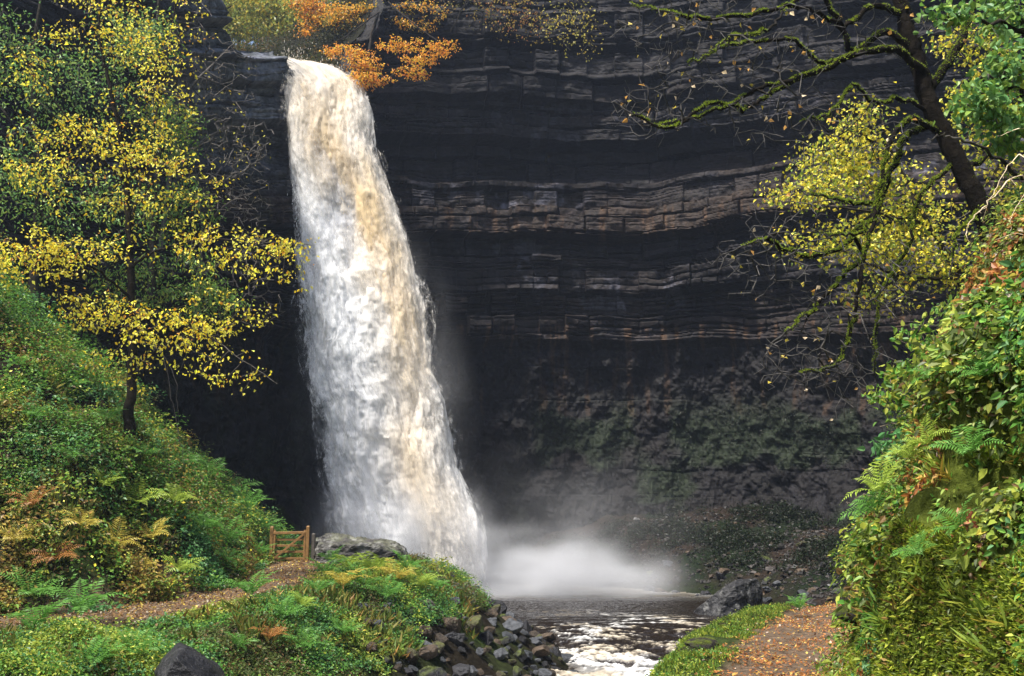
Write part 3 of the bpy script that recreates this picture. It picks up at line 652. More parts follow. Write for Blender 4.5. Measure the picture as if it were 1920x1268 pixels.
# sparse scrub hanging over the rim further right
for i, (u0, v0, n, lab, pal) in enumerate([(950, 40, 60, 'thin rusty leaved shrub hanging over the rim right of the orange beech', [(.3, .13, .04, 3), (.36, .26, .05, 4)]), (1060, 60, 60, 'sparse yellow green shrub on the cliff rim at top centre', [(.36, .33, .06, 3), (.5, .38, .06, 2)]),
                                           (870, 5, 40, 'small olive shrub on the rim beside the orange beech', [(.12, .12, .04, 3), (.3, .2, .05, 1)])]):
    top_tree(60 + i, 59.5, [[(u0 + 20, -90, 3), (u0 + 20, -30, 1.0), (u0, 10, 0), (u0 - 25, 60, 0)], [(u0 + 10, -10, .8), (u0 + 50, 30, 0), (u0 + 70, 70, 0)]],
             [(u0, v0 - 20, 0, 75, 45, n), (u0 + 30, v0 + 10, 0, 70, 45, n // 2)], pal, lab, k=4, L=.17, W=.11, n='rim_shrub', spread=.35, rt=.01, flat=.8, group='shrubs hanging over the cliff rim', r=.06)

# E: large mossy tree on the right
Ye = 14
T = Tree(71)
T.limb([at(1905, 560, Ye), at(1868, 470, Ye), at(1835, 380, Ye), at(1790, 290, Ye), at(1745, 200, Ye), at(1722, 120, Ye), at(1700, 50, Ye), at(1680, -30, Ye)], .165, .11, .03)
main = [([(1745, 150), (1680, 95), (1600, 105), (1520, 140), (1430, 165), (1340, 210), (1220, 235)], .065, .012, -1.5),
        ([(1720, 105), (1660, 60), (1600, 100), (1580, 60), (1545, 0), (1530, -30)], .055, .03, -.5),
        ([(1600, 105), (1540, 118), (1480, 75), (1400, 80), (1350, 92), (1290, 120)], .035, .012, -1.2),
        ([(1520, 140), (1450, 170), (1400, 205), (1330, 195), (1250, 240), (1150, 190)], .035, .01, -2),
        ([(1700, 30), (1640, 10), (1590, 45), (1540, 30), (1480, 10), (1400, 30), (1290, 30), (1180, 5)], .05, .01, -1.5),
        ([(1480, 10), (1430, 60), (1370, 70), (1330, 100)], .02, .008, -1.6),
        ([(1735, 190), (1800, 80), (1830, 0), (1850, -40)], .07, .04, .5),
        ([(1752, 215), (1690, 185), (1640, 195), (1600, 160), (1560, 210), (1500, 230)], .035, .01, -.8),
        ([(1770, 250), (1700, 225), (1660, 300), (1640, 400), (1600, 440), (1540, 440)], .05, .012, -1.3),
        ([(1762, 235), (1705, 250), (1680, 300), (1650, 380), (1620, 480), (1600, 600), (1570, 680), (1500, 700)], .045, .008, -1.2),
        ([(1650, 380), (1600, 380), (1540, 370), (1490, 355)], .03, .008, -1.5),
        ([(1640, 400), (1570, 470), (1500, 480), (1430, 450), (1350, 480)], .022, .006, -1.6),
        ([(1620, 480), (1560, 540), (1500, 600), (1440, 650)], .02, .006, -1.4),
        ([(1790, 300), (1720, 380), (1700, 470), (1650, 560), (1640, 700)], .03, .008, -.6),
        ([(1805, 330), (1880, 260), (1950, 180)], .05, .02, .5), ([(1840, 390), (1795, 440), (1780, 520)], .03, .01, -.5)]
for pts, r0, r1, dy in main:
    k = len(pts); T.limb([at(u, v, Ye + dy * min(1, i / max(1, k - 2))) for i, (u, v) in enumerate(pts)], r0, r1, .05)
for (u, v, dy, ru, rv, n) in [(1250, 60, -1.5, 110, 50, 90), (1220, 200, -2, 80, 60, 90), (1400, 130, -1.5, 140, 70, 110), (1560, 60, -1, 120, 60, 70), (1600, 250, -1, 120, 60, 60), (1450, 230, -1.6, 120, 40, 60),
                              (1480, 420, -1.5, 90, 60, 70), (1420, 500, -1.5, 90, 60, 60), (1560, 560, -1.3, 120, 90, 110), (1500, 680, -1.2, 90, 60, 90), (1600, 700, -.8, 80, 90, 70), (1350, 20, -1.3, 120, 40, 70), (1750, 60, 0, 90, 60, 50), (1690, 520, -.8, 70, 90, 60)]:
    T.fill(at(u, v, Ye + dy), (px(ru, Ye), .9, px(rv, Ye)), int(n * 1.6), wig=.22, sag=.08, step=.22)
etree = make_tree('mossy_tree', T, (.010, .008, .006), 'large dark gnarled tree with moss covered limbs on the right bank', 'tree',
          leafargs=[dict(k=1, spread=.02, L=.07, W=.055, pal=[(.55, .30, .08, 2), (.7, .55, .35, 1), (.5, .4, .06, 2)], up=.3, droop=.3, sel=lambda P: np.random.default_rng(5).random(len(P)) < .09)], rt=.0046)
# moss lying along the upper side of its limbs
acc = Acc(); eb = np.array(T.P[0])
idx = [i for i in range(T.n) if T.par[i] >= 0 and T.rmin[i] > .0075 and T.r[i] < .2]
for i in idx:
    a_, b_ = T.P[T.par[i]], T.P[i]; L = np.linalg.norm(b_ - a_)
    n = int(max(6, L * 420)); f = RNG.random((n, 1)); p_ = a_ + (b_ - a_) * f; r_ = lerp(T.r[T.par[i]], T.r[i], f)
    d_ = unit(b_ - a_); thick = T.r[i] > .1
    if thick and RNG.random() < .6: continue
    if fbm(np.array([T.P[i][0] * 2.2]), T.P[i][2] * 2.2, T.P[i][1], 2, 77)[0] < .42: continue
    up = unit(np.array((0, 0, 1.)) - d_ * d_[2] * .9); sd2 = np.cross(d_, up); th = RNG.normal(0, .85, (n, 1))
    nn_ = up * np.cos(th) + sd2 * np.sin(th)
    leaves(acc, p_ + nn_ * r_ * .85 - eb, nn_ + RNG.normal(0, .5, (n, 3)), RNG.normal(0, 1, (n, 3)), RNG.uniform(.018, .04, n), .016, pick([(.20, .27, .02, 3), (.28, .34, .03, 2), (.11, .16, .015, 2)], n))
link('moss', acc.mesh('moss'), M_leaf, etree)

# F: yellow-green tree behind the mossy one
Yf = 18
pad_tree('yellow_green_tree', 81, None,
         [([at(1850, 640, Yf), at(1800, 520, Yf), at(1740, 420, Yf), at(1690, 320, Yf), at(1640, 200, Yf)], .09, .015), ([at(1740, 420, Yf), at(1640, 400, Yf - .5), at(1500, 380, Yf - 1)], .035, .01),
          ([at(1800, 520, Yf), at(1700, 520, Yf), at(1580, 470, Yf - .5)], .035, .01), ([at(1800, 520, Yf), at(1850, 400, Yf), at(1880, 280, Yf)], .05, .01)],
         [(at(1610, 240, Yf), (px(65, Yf), .6, px(71, Yf)), 77), (at(1560, 310, Yf), (px(91, Yf), .7, px(45, Yf)), 88), (at(1520, 360, Yf - .5), (px(91, Yf), .6, px(36, Yf)), 77), (at(1640, 340, Yf), (px(104, Yf), .8, px(65, Yf)), 99),
          (at(1560, 460, Yf - .5), (px(117, Yf), .6, px(39, Yf)), 66), (at(1650, 440, Yf), (px(117, Yf), .7, px(52, Yf)), 88), (at(1730, 400, Yf), (px(91, Yf), .7, px(78, Yf)), 77), (at(1700, 480, Yf), (px(117, Yf), .7, px(52, Yf)), 88),
          (at(1650, 560, Yf), (px(78, Yf), .6, px(65, Yf)), 44), (at(1860, 270, Yf), (px(91, Yf), .7, px(117, Yf)), 99), (at(1880, 130, Yf), (px(65, Yf), .7, px(91, Yf)), 55), (at(1800, 500, Yf), (px(104, Yf), .6, px(78, Yf)), 66),
          (at(1830, 190, Yf), (px(60, Yf), .6, px(70, Yf)), 80), (at(1810, 70, Yf), (px(70, Yf), .6, px(60, Yf)), 60), (at(1900, 400, Yf), (px(40, Yf), .6, px(60, Yf)), 40)],
         [dict(k=8, spread=.17, L=.075, W=.058, pal=YEL[:2] + YGR + YGR, up=.5, flat=.45, droop=.3)], 'yellow and lime leaved tree glowing behind the mossy limbs', rt=.005)
# G: green tree at the right edge
Yg = 10
pad_tree('sycamore_tree', 91, None,
         [([at(2050, 560, Yg), at(2000, 380, Yg), at(1960, 220, Yg), at(1920, 60, Yg), at(1880, -40, Yg)], .08, .02), ([at(2000, 380, Yg), at(1900, 320, Yg - .5), at(1800, 260, Yg - .8), at(1740, 260, Yg - .8)], .03, .008),
          ([at(1960, 220, Yg), at(1880, 150, Yg - .4), at(1820, 160, Yg - .6)], .03, .008), ([at(1920, 60, Yg), at(1820, 30, Yg - .5), at(1740, 40, Yg - .5)], .03, .008)],
         [(at(1850, 200, Yg - .6), (px(55, Yg), .35, px(50, Yg)), 50), (at(1890, 120, Yg - .4), (px(50, Yg), .4, px(60, Yg)), 50), (at(1900, 250, Yg - .4), (px(45, Yg), .4, px(45, Yg)), 40),
          (at(1780, 25, Yg - .5), (px(50, Yg), .35, px(20, Yg)), 22), (at(1890, 20, Yg), (px(50, Yg), .4, px(50, Yg)), 45), (at(1925, 420, Yg), (px(40, Yg), .4, px(80, Yg)), 36)],
         [dict(k=8, spread=.075, L=.078, W=.062, pal=GRN[:2] + BGR + [(.2, .3, .05, 2)], up=.45, flat=.7, droop=.35, near=True)], 'green leaved tree leaning in at the right edge above the bank', rt=.0035, step=.2)

# ------------------------------------------------------------------ placing things on the ground
def hit(u, v, y0=3.0, y1=60.0):
    ys_ = np.linspace(y0, y1, 2400); a = (u - 960) / F; b = (634 - v) / F
    dy = math.cos(PITCH) - b * math.sin(PITCH); dz = math.sin(PITCH) + b * math.cos(PITCH)
    x = a * ys_ / dy; z = CAMZ + dz * ys_ / dy
    g = H(x, ys_); m = np.nonzero(z < g)[0]
    i = m[0] if len(m) else len(ys_) - 1
    return np.array((x[i], ys_[i], g[i]))
def lyer(x0, x1, y0, y1, n, rng=RNG):
    return rng.uniform(x0, x1, n), rng.uniform(y0, y1, n)
def seen(x, y, z, m=60):
    d = y * math.cos(PITCH) + (z - CAMZ) * math.sin(PITCH); d = np.maximum(d, .1)
    u = 960 + F * x / d; v = 634 - F * (-y * math.sin(PITCH) + (z - CAMZ) * math.cos(PITCH)) / d
    return (u > -m) & (u < 1920 + m) & (v < 1268 + m * 2) & (y > 2.5), u, v

# undergrowth: each plant is a small bouquet of leaves about a stem
def bouquets(acc, x, y, h, k, spread, L, W, colf, near=False, lean=.45, droop=.3, z=None, nrm=None):
    n = len(x); z = H(x, y) if z is None else z
    N = Hn(x, y) if nrm is None else nrm
    A = unit(N * lean + np.array((0, 0, 1)) * (1 - lean) + RNG.normal(0, .12, (n, 3)))
    P0 = np.stack([x, y, z - .03], -1)
    P0 = np.repeat(P0, k, 0); A = np.repeat(A, k, 0); hh = np.repeat(h, k)[:, None]; m = len(P0)
    f = RNG.random((m, 1)) ** .7
    rad = RNG.normal(0, 1, (m, 3)); rad = unit(rad - A * (rad * A).sum(-1, keepdims=True))
    sp = np.repeat(np.broadcast_to(spread, (n,)), k)[:, None]
    P = P0 + A * hh * f + rad * sp * (.25 + RNG.random((m, 1)) * .9) * (.5 + .6 * np.sqrt(f))
    D = rad + A * RNG.uniform(-.2, .8, (m, 1)) + RNG.normal(0, .3, (m, 3))
    Nn = A + rad * .3 + RNG.normal(0, .45, (m, 3))
    s_ = RNG.uniform(.6, 1.3, m)
    LL = np.repeat(np.broadcast_to(L, (n,)), k) * s_; WW = np.repeat(np.broadcast_to(W, (n,)), k) * s_
    leaves(acc, P, D, Nn, LL, WW, colf(n, k), near, droop=droop)
def palf(x, y, pals, sc=.45, seed=77, jit=.3):
    """each plant takes one palette by patch of ground, leaves vary inside it"""
    def f(n, k):
        q = fbm(x * sc, y * sc, 0, 4, seed) + RNG.normal(0, .05, n)
        q = np.clip((q - .3) / .4, 0, .999); ci = (q * len(pals)).astype(int)
        out = np.zeros((n, k, 3))
        for j, p_ in enumerate(pals):
            m = ci == j
            if m.any(): out[m] = pick(p_, int(m.sum()) * k, jit=jit).reshape(-1, k, 3)
        tone = RNG.uniform(.7, 1.25, (n, 1, 1))
        return np.clip(out * tone, 0, .85).reshape(-1, 3)
    return f
G1 = [(.08, .21, .03, 4), (.12, .26, .04, 3), (.18, .31, .05, 2)]
G2 = [(.08, .22, .07, 4), (.13, .28, .10, 3), (.05, .13, .04, 2)]
G3 = [(.25, .34, .05, 4), (.36, .40, .06, 3), (.15, .23, .035, 2), (.6, .50, .08, .4)]
G4 = [(.30, .22, .05, 3), (.22, .13, .04, 2), (.16, .17, .04, 3), (.42, .33, .06, 1)]
G5 = [(.10, .13, .03, 3), (.16, .10, .04, 1.5), (.07, .10, .025, 3)]
# left bank
x, y = lyer(-24, -6.5, 17, 44, 60000); d = -poly_sd(x, y, FOOT)
m = (d > -.35) & (x < -6); x, y = x[m], y[m]
z = H(x, y); sv, u, v = seen(x, y, z); keep = sv & (RNG.random(len(x)) < np.interp(y, [18, 30, 44], [.8, .6, .3]) * (.12 + .88 * sstep(.40, .52, fbm(x * 1.1, y * 1.1, 0, 3, 82)))); x, y = x[keep], y[keep]
hs = .18 + .55 * sstep(.35, .7, fbm(x * .8, y * .8, 0, 3, 78)) * RNG.uniform(.6, 1.2, len(x))
acc = Acc(); bouquets(acc, x, y, hs, 20, .17 + .1 * RNG.random(len(x)), RNG.uniform(.07, .12, len(x)), .062, palf(x, y, [G2, G1, G5, G1, G3, G4]))
o = link('undergrowth', acc.mesh('undergrowth'), M_leaf); tag(o, 'dense green and yellow bramble and herb cover on the left bank', 'undergrowth', kind='stuff')
print('left', acc.n)
# low bushes breaking the outline of the left bank
x, y = lyer(-22, -8, 19, 42, 620); d = -poly_sd(x, y, FOOT); m = (d > .6) & ~((np.abs(x / y + .381) < .055) & (y < 28)); x, y = x[m], y[m]; n = len(x)
acc = Acc(); bouquets(acc, x, y, RNG.uniform(.4, 1.3, n), 130, RNG.uniform(.3, .7, n), RNG.uniform(.07, .13, n), .065, palf(x, y, [G2, G1, G5, G3, G1, G4], .7, 111), lean=.3)
o = link('undergrowth', acc.mesh('undergrowth'), M_leaf); tag(o, 'low tangled bushes standing above the herbs of the left bank', 'undergrowth', kind='stuff')
# mound between the path and the river, and the strip in front of the path
x, y = lyer(-13, 1.0, 11, 37, 42000); z = H(x, y)
dp = np.abs(poly_sd(x, y, PATHL)); dl = -poly_sd(x, y, FOOT); xl = np.interp(y, *XL)
m = (dp > 1.2 + .35 * fbm(x * 2, y * 2, 0, 2, 6)) & (np.hypot((x + 5.4) / 2.0, (y - 32.6) / 1.7) > 1) & (dl < -.5) & (xl - x > np.interp(y, [14, 24, 30, 36], [.6, 1.3, 1.9, 1.9]) + 1.2 * (fbm(x * .9, y * .9, 0, 3, 79) - .5)); x, y, z, dp = x[m], y[m], z[m], dp[m]
sv, u, v = seen(x, y, z); keep = sv & (RNG.random(len(x)) < np.interp(y, [12, 22, 36], [1, .9, .6])); x, y = x[keep], y[keep]
hs = (.08 + .40 * sstep(.35, .65, fbm(x * 1.0, y * 1.0, 0, 3, 80)) * RNG.uniform(.5, 1.2, len(x))) * np.clip((dp[keep] - .9) / 3.0, .15, 1)
acc = Acc(); bouquets(acc, x, y, hs, 20, .13 + .1 * RNG.random(len(x)), .062, .042, palf(x, y, [G5, G1, G2, G1, G3, G3], .6, 81))
o = link('undergrowth', acc.mesh('undergrowth'), M_leaf); tag(o, 'leafy green cover on the mound between the left path and the river', 'undergrowth', kind='stuff')
print('mound', acc.n)
# right bank, planted in belts: moss and small ivy low down, rushes and ferns in the middle, leafy herbs above
def bank_pts(n, seed):
    g = np.random.default_rng(seed); x = g.uniform(1.7, 9, n) ** 1.0; y = 3.4 + 13 * g.random(n) ** 1.3; x = np.interp(y, *EDGE) + (g.random(n) ** 1.6) * 3.6 - .1
    e = x - np.interp(y, *EDGE); z = H(x, y); hg = z + .1 + .045 * y; sv, u, v = seen(x, y, z, 120); m = sv
    hole = fbm(y * 1.25 + x * .3, z * 1.6, 0, 3, 84)
    return x[m], y[m], e[m], z[m], hg[m], hole[m]
acc = Acc()
x, y, e, z, hg, ho = bank_pts(42000, 1); m = (RNG.random(len(x)) < .12 + .88 * sstep(1.1, 2.0, hg + (ho - .5) * 2)) & (ho > .44); x, y, ho = x[m], y[m], ho[m]
sz = RNG.uniform(.018, .042, len(x)) * (1 + .7 * (vnoise(x * 1.5, y * 1.5, 0, 87) > .62))
bouquets(acc, x, y, .03 + .26 * sstep(.42, .65, ho) * RNG.uniform(.4, 1.2, len(x)), 9, .07 + .07 * RNG.random(len(x)), sz, sz * .6, palf(x, y, [G2, G1, G3, G1, G5, G3, [(.30, .36, .06, 3), (.22, .30, .05, 3), (.3, .12, .05, .7)], G5, G1], .9, 86), near=True, lean=.6)
x, y, e, z, hg, ho = bank_pts(26000, 2); m = (hg < 1.6) & (fbm(x * 1.3, y * 1.3, 0, 3, 89) > .47) & (ho > .36); x, y = x[m], y[m]
bouquets(acc, x, y, RNG.uniform(.01, .09, len(x)), 9, .06, RNG.uniform(.016, .034, len(x)), .02, palf(x, y, [G2, [(.05, .15, .03, 3), (.08, .20, .04, 3)], G1], 1.5, 83), near=True, lean=.8)
# rush and bracken tufts
x, y, e, z, hg, ho = bank_pts(6500, 3); m = (hg > 1.3) & (hg < 2.9) & (fbm(x * 1.1, z * 1.4, 0, 3, 101) > .5); x, y = x[m], y[m]
k = 12; n = len(x); N = Hn(x, y); Pq = np.repeat(np.stack([x, y, H(x, y)], -1), k, 0) + RNG.normal(0, .02, (n * k, 3)); Dq = np.repeat(N, k, 0) * .7 + RNG.normal(0, .4, (n * k, 3)) + np.array((0, 0, .35))
leaves(acc, Pq, Dq, RNG.normal(0, 1, (n * k, 3)), RNG.uniform(.05, .15, n * k), RNG.uniform(.004, .009, n * k), palf(x, y, [G3, [(.42, .40, .07, 3), (.50, .36, .08, 2)], G3, G4, G1], 1.3, 103)(n, k), near=True, droop=.4)
o = link('undergrowth', acc.mesh('undergrowth'), M_leaf); tag(o, 'mixed ivy, rushes and leafy herbs covering the steep right bank', 'undergrowth', kind='stuff')
print('right', acc.n)
# dark scrub on the talus and foot of the cliff, right of the pool
x, y = lyer(0, 26, 40, 63, 18000); z = H(x, y); m = (fbm(x * .5, y * .5, 0, 3, 88) + RNG.normal(0, .08, len(x)) > .50) & (z > -1.2); x, y = x[m], y[m]
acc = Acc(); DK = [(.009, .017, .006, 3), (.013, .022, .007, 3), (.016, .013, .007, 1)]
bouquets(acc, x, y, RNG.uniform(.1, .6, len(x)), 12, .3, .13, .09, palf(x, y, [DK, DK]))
ii = np.nonzero((mossm[::3, ::3] > .3) & (ZZ[::3, ::3] < zpix(740, 58)))
px_, py_, pz_ = PX[::3, ::3][ii], PY[::3, ::3][ii], ZZ[::3, ::3][ii]; m = RNG.random(len(px_)) < .22; px_, py_, pz_ = px_[m], py_[m], pz_[m]
nn_ = np.stack([np.interp(px_, cx[200:1000], nx[200:1000]), np.full(len(px_), -.8), np.full(len(px_), .5)], -1)
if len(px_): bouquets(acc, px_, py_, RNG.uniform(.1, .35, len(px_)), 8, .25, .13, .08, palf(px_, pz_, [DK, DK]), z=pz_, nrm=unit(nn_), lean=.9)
o = link('undergrowth', acc.mesh('undergrowth'), M_leaf); tag(o, 'dark mossy scrub growing at the foot of the cliff right of the pool', 'undergrowth', kind='stuff')

# rubble and litter on the far talus
x, y = lyer(2, 20, 42, 62, 9000); z = H(x, y); m = z > -2.2; x, y, z = x[m], y[m], z[m]; n = len(x); s_ = RNG.lognormal(-2.9, .55, n)
V0 = np.array([(1, 0, 0), (0, 1, 0), (-1, 0, 0), (0, -1, 0), (.5, .6, .7), (-.6, .5, .8), (-.5, -.6, .75), (.6, -.5, .6)], float)
ang = RNG.uniform(0, 6.3, n); ca, sa = np.cos(ang), np.sin(ang); Vr = V0[None] + RNG.normal(0, .18, (n, 8, 3))
V = np.stack([Vr[..., 0] * ca[:, None] - Vr[..., 1] * sa[:, None], Vr[..., 0] * sa[:, None] + Vr[..., 1] * ca[:, None], Vr[..., 2] * .9], -1) * s_[:, None, None] + np.stack([x, y, z], -1)[:, None]
f_ = np.array([(0, 1, 5, 4), (1, 2, 6, 5), (2, 3, 7, 6), (3, 0, 4, 7), (4, 5, 6, 7)])
o = link('rubble', mesh('rubble', V.reshape(-1, 3), (f_[None] + 8 * np.arange(n)[:, None, None]).reshape(-1, 4), np.repeat(pick([(.035, .03, .028, 3), (.018, .017, .016, 4), (.06, .04, .025, 1), (.12, .12, .12, .3)], n), 8, 0)), M_rock)
tag(o, 'loose broken stones covering the dark slope beyond the pool', 'rubble', kind='stuff')
# scrub on the bank above the fall
q_ = rows[:8]; cols_ = np.nonzero((proj(rim[:, 0], np.maximum(rim[:, 1], 1), rim[:, 2])[0] > 380) & (proj(rim[:, 0], np.maximum(rim[:, 1], 1), rim[:, 2])[0] < 800) & (rim[:, 1] > 45))[0]
n = 6000; cc_ = RNG.choice(cols_, n); ff = RNG.uniform(1.2, 6.5, n); i0 = ff.astype(int); fr = (ff - i0)[:, None]
pt = rows[i0, cc_] * (1 - fr) + rows[i0 + 1, cc_] * fr
acc = Acc(); bouquets(acc, pt[:, 0], pt[:, 1], RNG.uniform(.1, .9, n), 12, .4, .16, .11, palf(pt[:, 0], pt[:, 1], [[(.05, .05, .02, 3), (.03, .035, .015, 3)], [(.12, .08, .03, 2), (.05, .06, .02, 3)]]), z=pt[:, 2], nrm=np.tile((0, -.3, 1.), (n, 1)))
o = link('undergrowth', acc.mesh('undergrowth'), M_leaf); tag(o, 'dark scrub on the bank above the lip of the fall', 'undergrowth', kind='stuff')

# moss on the right bank
y = 3.7 + 7 * RNG.random(330000) ** 1.4; x = np.interp(y, *EDGE) - .06 + RNG.random(len(y)) * 1.9; e = x - np.interp(y, *EDGE)
q = fbm(x * 1.7, y * 1.7, 0, 3, 90); hgm = H(x, y) + .1 + .045 * y; m = (e > -.06) & (q + .34 * sstep(2.3, 1.4, hgm) > .5) & (hgm < 2.6); x, y = x[m], y[m]; z = H(x, y); N = Hn(x, y, .05); n = len(x)
acc = Acc(); leaves(acc, np.stack([x, y, z - .005], -1), N + RNG.normal(0, .55, (n, 3)), RNG.normal(0, 1, (n, 3)), RNG.uniform(.02, .05, n), RNG.uniform(.012, .024, n), pick([(.22, .29, .03, 3), (.34, .37, .04, 2), (.11, .16, .02, 3), (.20, .13, .04, .7)], n) * (.6 + .8 * fbm(x * 5, y * 5, 0, 2, 92)[:, None]))
o = link('moss_carpet', acc.mesh('moss_carpet'), M_leaf); tag(o, 'bright yellow green moss carpeting the lower right bank', 'moss', kind='stuff')
# grass strip on the river side of the right path
x, y = lyer(.5, 12, 12, 37, 150000); dr = poly_sd(x, y, PATHR); xr = np.interp(y, *XR)
m = (dr > .85 + .6 * fbm(x * 1.5, y * 1.5, 0, 3, 93)) & (x > xr + .35) & (dr < 3.2) & (fbm(x, y, 0, 3, 94) > .36); x, y = x[m], y[m]; n = len(x)
acc = Acc(); D = RNG.normal(0, .45, (n, 3)) + np.array((0, 0, 1)); leaves(acc, np.stack([x, y, H(x, y) - .01], -1), D, RNG.normal(0, 1, (n, 3)), RNG.uniform(.05, .15, n), RNG.uniform(.01, .018, n), pick([(.12, .22, .03, 3), (.18, .26, .03, 3), (.30, .33, .04, 2), (.08, .14, .02, 2)], n), droop=.35)
m2 = RNG.random(n) < .035; xx, yy = x[m2], y[m2]
bouquets(acc, xx, yy, RNG.uniform(.05, .2, len(xx)), 9, .1, .05, .035, palf(xx, yy, [G3, G1, G3]))
o = link('grass', acc.mesh('grass'), M_leaf); tag(o, 'bright green grass strip between the river and the right path', 'grass', kind='stuff')
# grass and sedge mixed in on the left mound and bank
x, y = lyer(-14, .5, 12, 36, 90000); z = H(x, y); dp = np.abs(poly_sd(x, y, PATHL)); xl = np.interp(y, *XL)
m = (dp > 1.9) & (dp < 6) & (np.hypot((x + 5.4) / 2.0, (y - 32.6) / 1.7) > 1.1) & (xl - x > 1.3) & (fbm(x * .8, y * .8, 0, 3, 95) > .5); x, y = x[m], y[m]; n = len(x)
acc = Acc(); D = RNG.normal(0, .5, (n, 3)) + np.array((0, 0, 1)); leaves(acc, np.stack([x, y, H(x, y)], -1), D, RNG.normal(0, 1, (n, 3)), RNG.uniform(.12, .38, n), RNG.uniform(.014, .024, n), pick([(.16, .20, .04, 3), (.28, .25, .06, 3), (.10, .16, .03, 3), (.34, .2, .06, 1)], n), droop=.4)
o = link('grass', acc.mesh('grass'), M_leaf); tag(o, 'tufts of grass and sedge beside the left path', 'grass', kind='stuff')

# fallen leaves lying on paths and banks
def litter(name, x, y, L, pal, label, lift=.012):
    n = len(x); N = Hn(x, y) + RNG.normal(0, .25, (n, 3)); D = RNG.normal(0, 1, (n, 3)); D = D - N * (D * N).sum(-1, keepdims=True)
    acc = Acc(); s_ = RNG.uniform(.6, 1.25, n) * L
    leaves(acc, np.stack([x, y, H(x, y) + lift + RNG.random(n) * .02], -1), D, N, s_, s_ * .68, pick(pal, n), near=L < .075, fold=.35, droop=-.1)
    o = link(name, acc.mesh(name), M_leaf); tag(o, label, 'leaves', kind='stuff')
BRN = [(.34, .13, .04, 4), (.46, .20, .06, 3), (.52, .30, .07, 2), (.22, .09, .035, 3), (.6, .45, .12, 1), (.5, .42, .34, .6)]
x, y = lyer(1, 14, 8, 40, 60000); m = (np.abs(poly_sd(x, y, PATHR)) < 1.5 + RNG.normal(0, .35, len(x))) & (fbm(x * 1.3, y * 1.3, 0, 3, 96) + RNG.normal(0, .12, len(x)) > .44); x, y = x[m], y[m]
litter('fallen_leaves', x, y, .075, BRN, 'orange and brown leaves scattered over the right path')
x, y = lyer(-18, -3, 15, 40, 90000); m = (np.abs(poly_sd(x, y, PATHL)) < 1.7 + RNG.normal(0, .35, len(x))) & (fbm(x * 1.3, y * 1.3, 0, 3, 97) + RNG.normal(0, .12, len(x)) > .42); x, y = x[m], y[m]
litter('fallen_leaves', x, y, .075, [(.26, .15, .06, 5), (.56, .42, .08, 1.6), (.16, .085, .04, 5), (.42, .36, .26, 1.2)], 'yellow and brown leaves scattered over the left path')
x, y = lyer(1.7, 4.2, 3.8, 12, 42000); e = x - np.interp(y, *EDGE); m = (e > -.1) & (e < 2.5) & (fbm(x * 1.5, y * 1.5, 0, 2, 98) > .45); x, y = x[m], y[m]
litter('fallen_leaves', x, y, .06, BRN, 'red and brown leaves caught in the moss of the right bank', .05)
x, y = lyer(-20, -6, 18, 36, 2500); d = -poly_sd(x, y, FOOT); m = (d > -.1) & (fbm(x * .6, y * .6, 0, 3, 99) > .47); x, y = x[m], y[m]
litter('fallen_leaves', x, y, .09, YEL, 'yellow leaves dropped over the plants of the left bank', .38)

# ------------------------------------------------------------------ ferns
def frond_mesh(name, L, col, seed, arch=1.0, detail=2):
    r = np.random.default_rng(seed); a = Acc(); n = 24
    n = 24 if detail > 1 else 19
    t = np.linspace(0, 1, n); el = R(68) - arch * R(95) * t ** 1.2
    ds = L / (n - 1); px_ = np.concatenate([[0], np.cumsum(np.cos(el[:-1]) * ds)]); pz_ = np.concatenate([[0], np.cumsum(np.sin(el[:-1]) * ds)])
    sw = np.cumsum(r.normal(0, .004, n)) * L
    R0 = np.stack([px_, sw, pz_], -1)
    tubes(a, [(R0, np.linspace(.006, .0015, n) * L)], np.array(col) * .6)
    P, D, N, LL, WW = [], [], [], [], []
    T_ = unit(np.gradient(R0, axis=0)); up = unit(np.stack([-T_[:, 2], 0 * t, T_[:, 0]], -1))
    for i in range(3, n):
        ln = L * .23 * math.sin(math.pi * min(1, (t[i] * .86 + .14))) ** .8 * (1.02 - t[i] ** 5)
        ln = max(ln, .01 * L)
        for s_ in (-1, 1):
            dr = unit(np.array((0, s_, 0)) * 1.0 + T_[i] * .45 + up[i] * r.normal(-.05, .12)); k = max(3, int(ln / L * 55)) if detail > 1 else 1
            if detail > 1:
                f = (np.arange(k) + .3) / k
                for q in f:
                    base = R0[i] + dr * ln * q - up[i] * ln * q * q * .22
                    for s2 in (-1, 1):
                        P.append(base); D.append(dr * .55 + unit(np.cross(dr, up[i])) * s2); N.append(up[i]); LL.append(ln * .21 * (1.1 - q * .8)); WW.append(ln * .085 * (1.1 - q * .6))
            else:
                P.append(R0[i]); D.append(dr); N.append(up[i]); LL.append(ln); WW.append(L * .034)
    c = np.array(col) * (1 + r.uniform(-.18, .18, (len(P), 1)))
    leaves(a, np.array(P), np.array(D), np.array(N), np.array(LL), np.array(WW), c, droop=.1, fold=.2)
    return a.mesh(name)
FC = {'green': (.12, .28, .05), 'yellow green': (.30, .40, .06), 'yellow': (.46, .38, .07), 'rusty': (.36, .17, .05)}
FR = {}
for k_name, c_ in FC.items():
    for det in (1, 2):
        me = [frond_mesh('frond', 1.0, c_, 500 + q * 7 + det, .75 + .2 * q, det) for q in range(3)]
        for q in me: q.materials.append(M_leaf)
        FR[k_name, det] = me
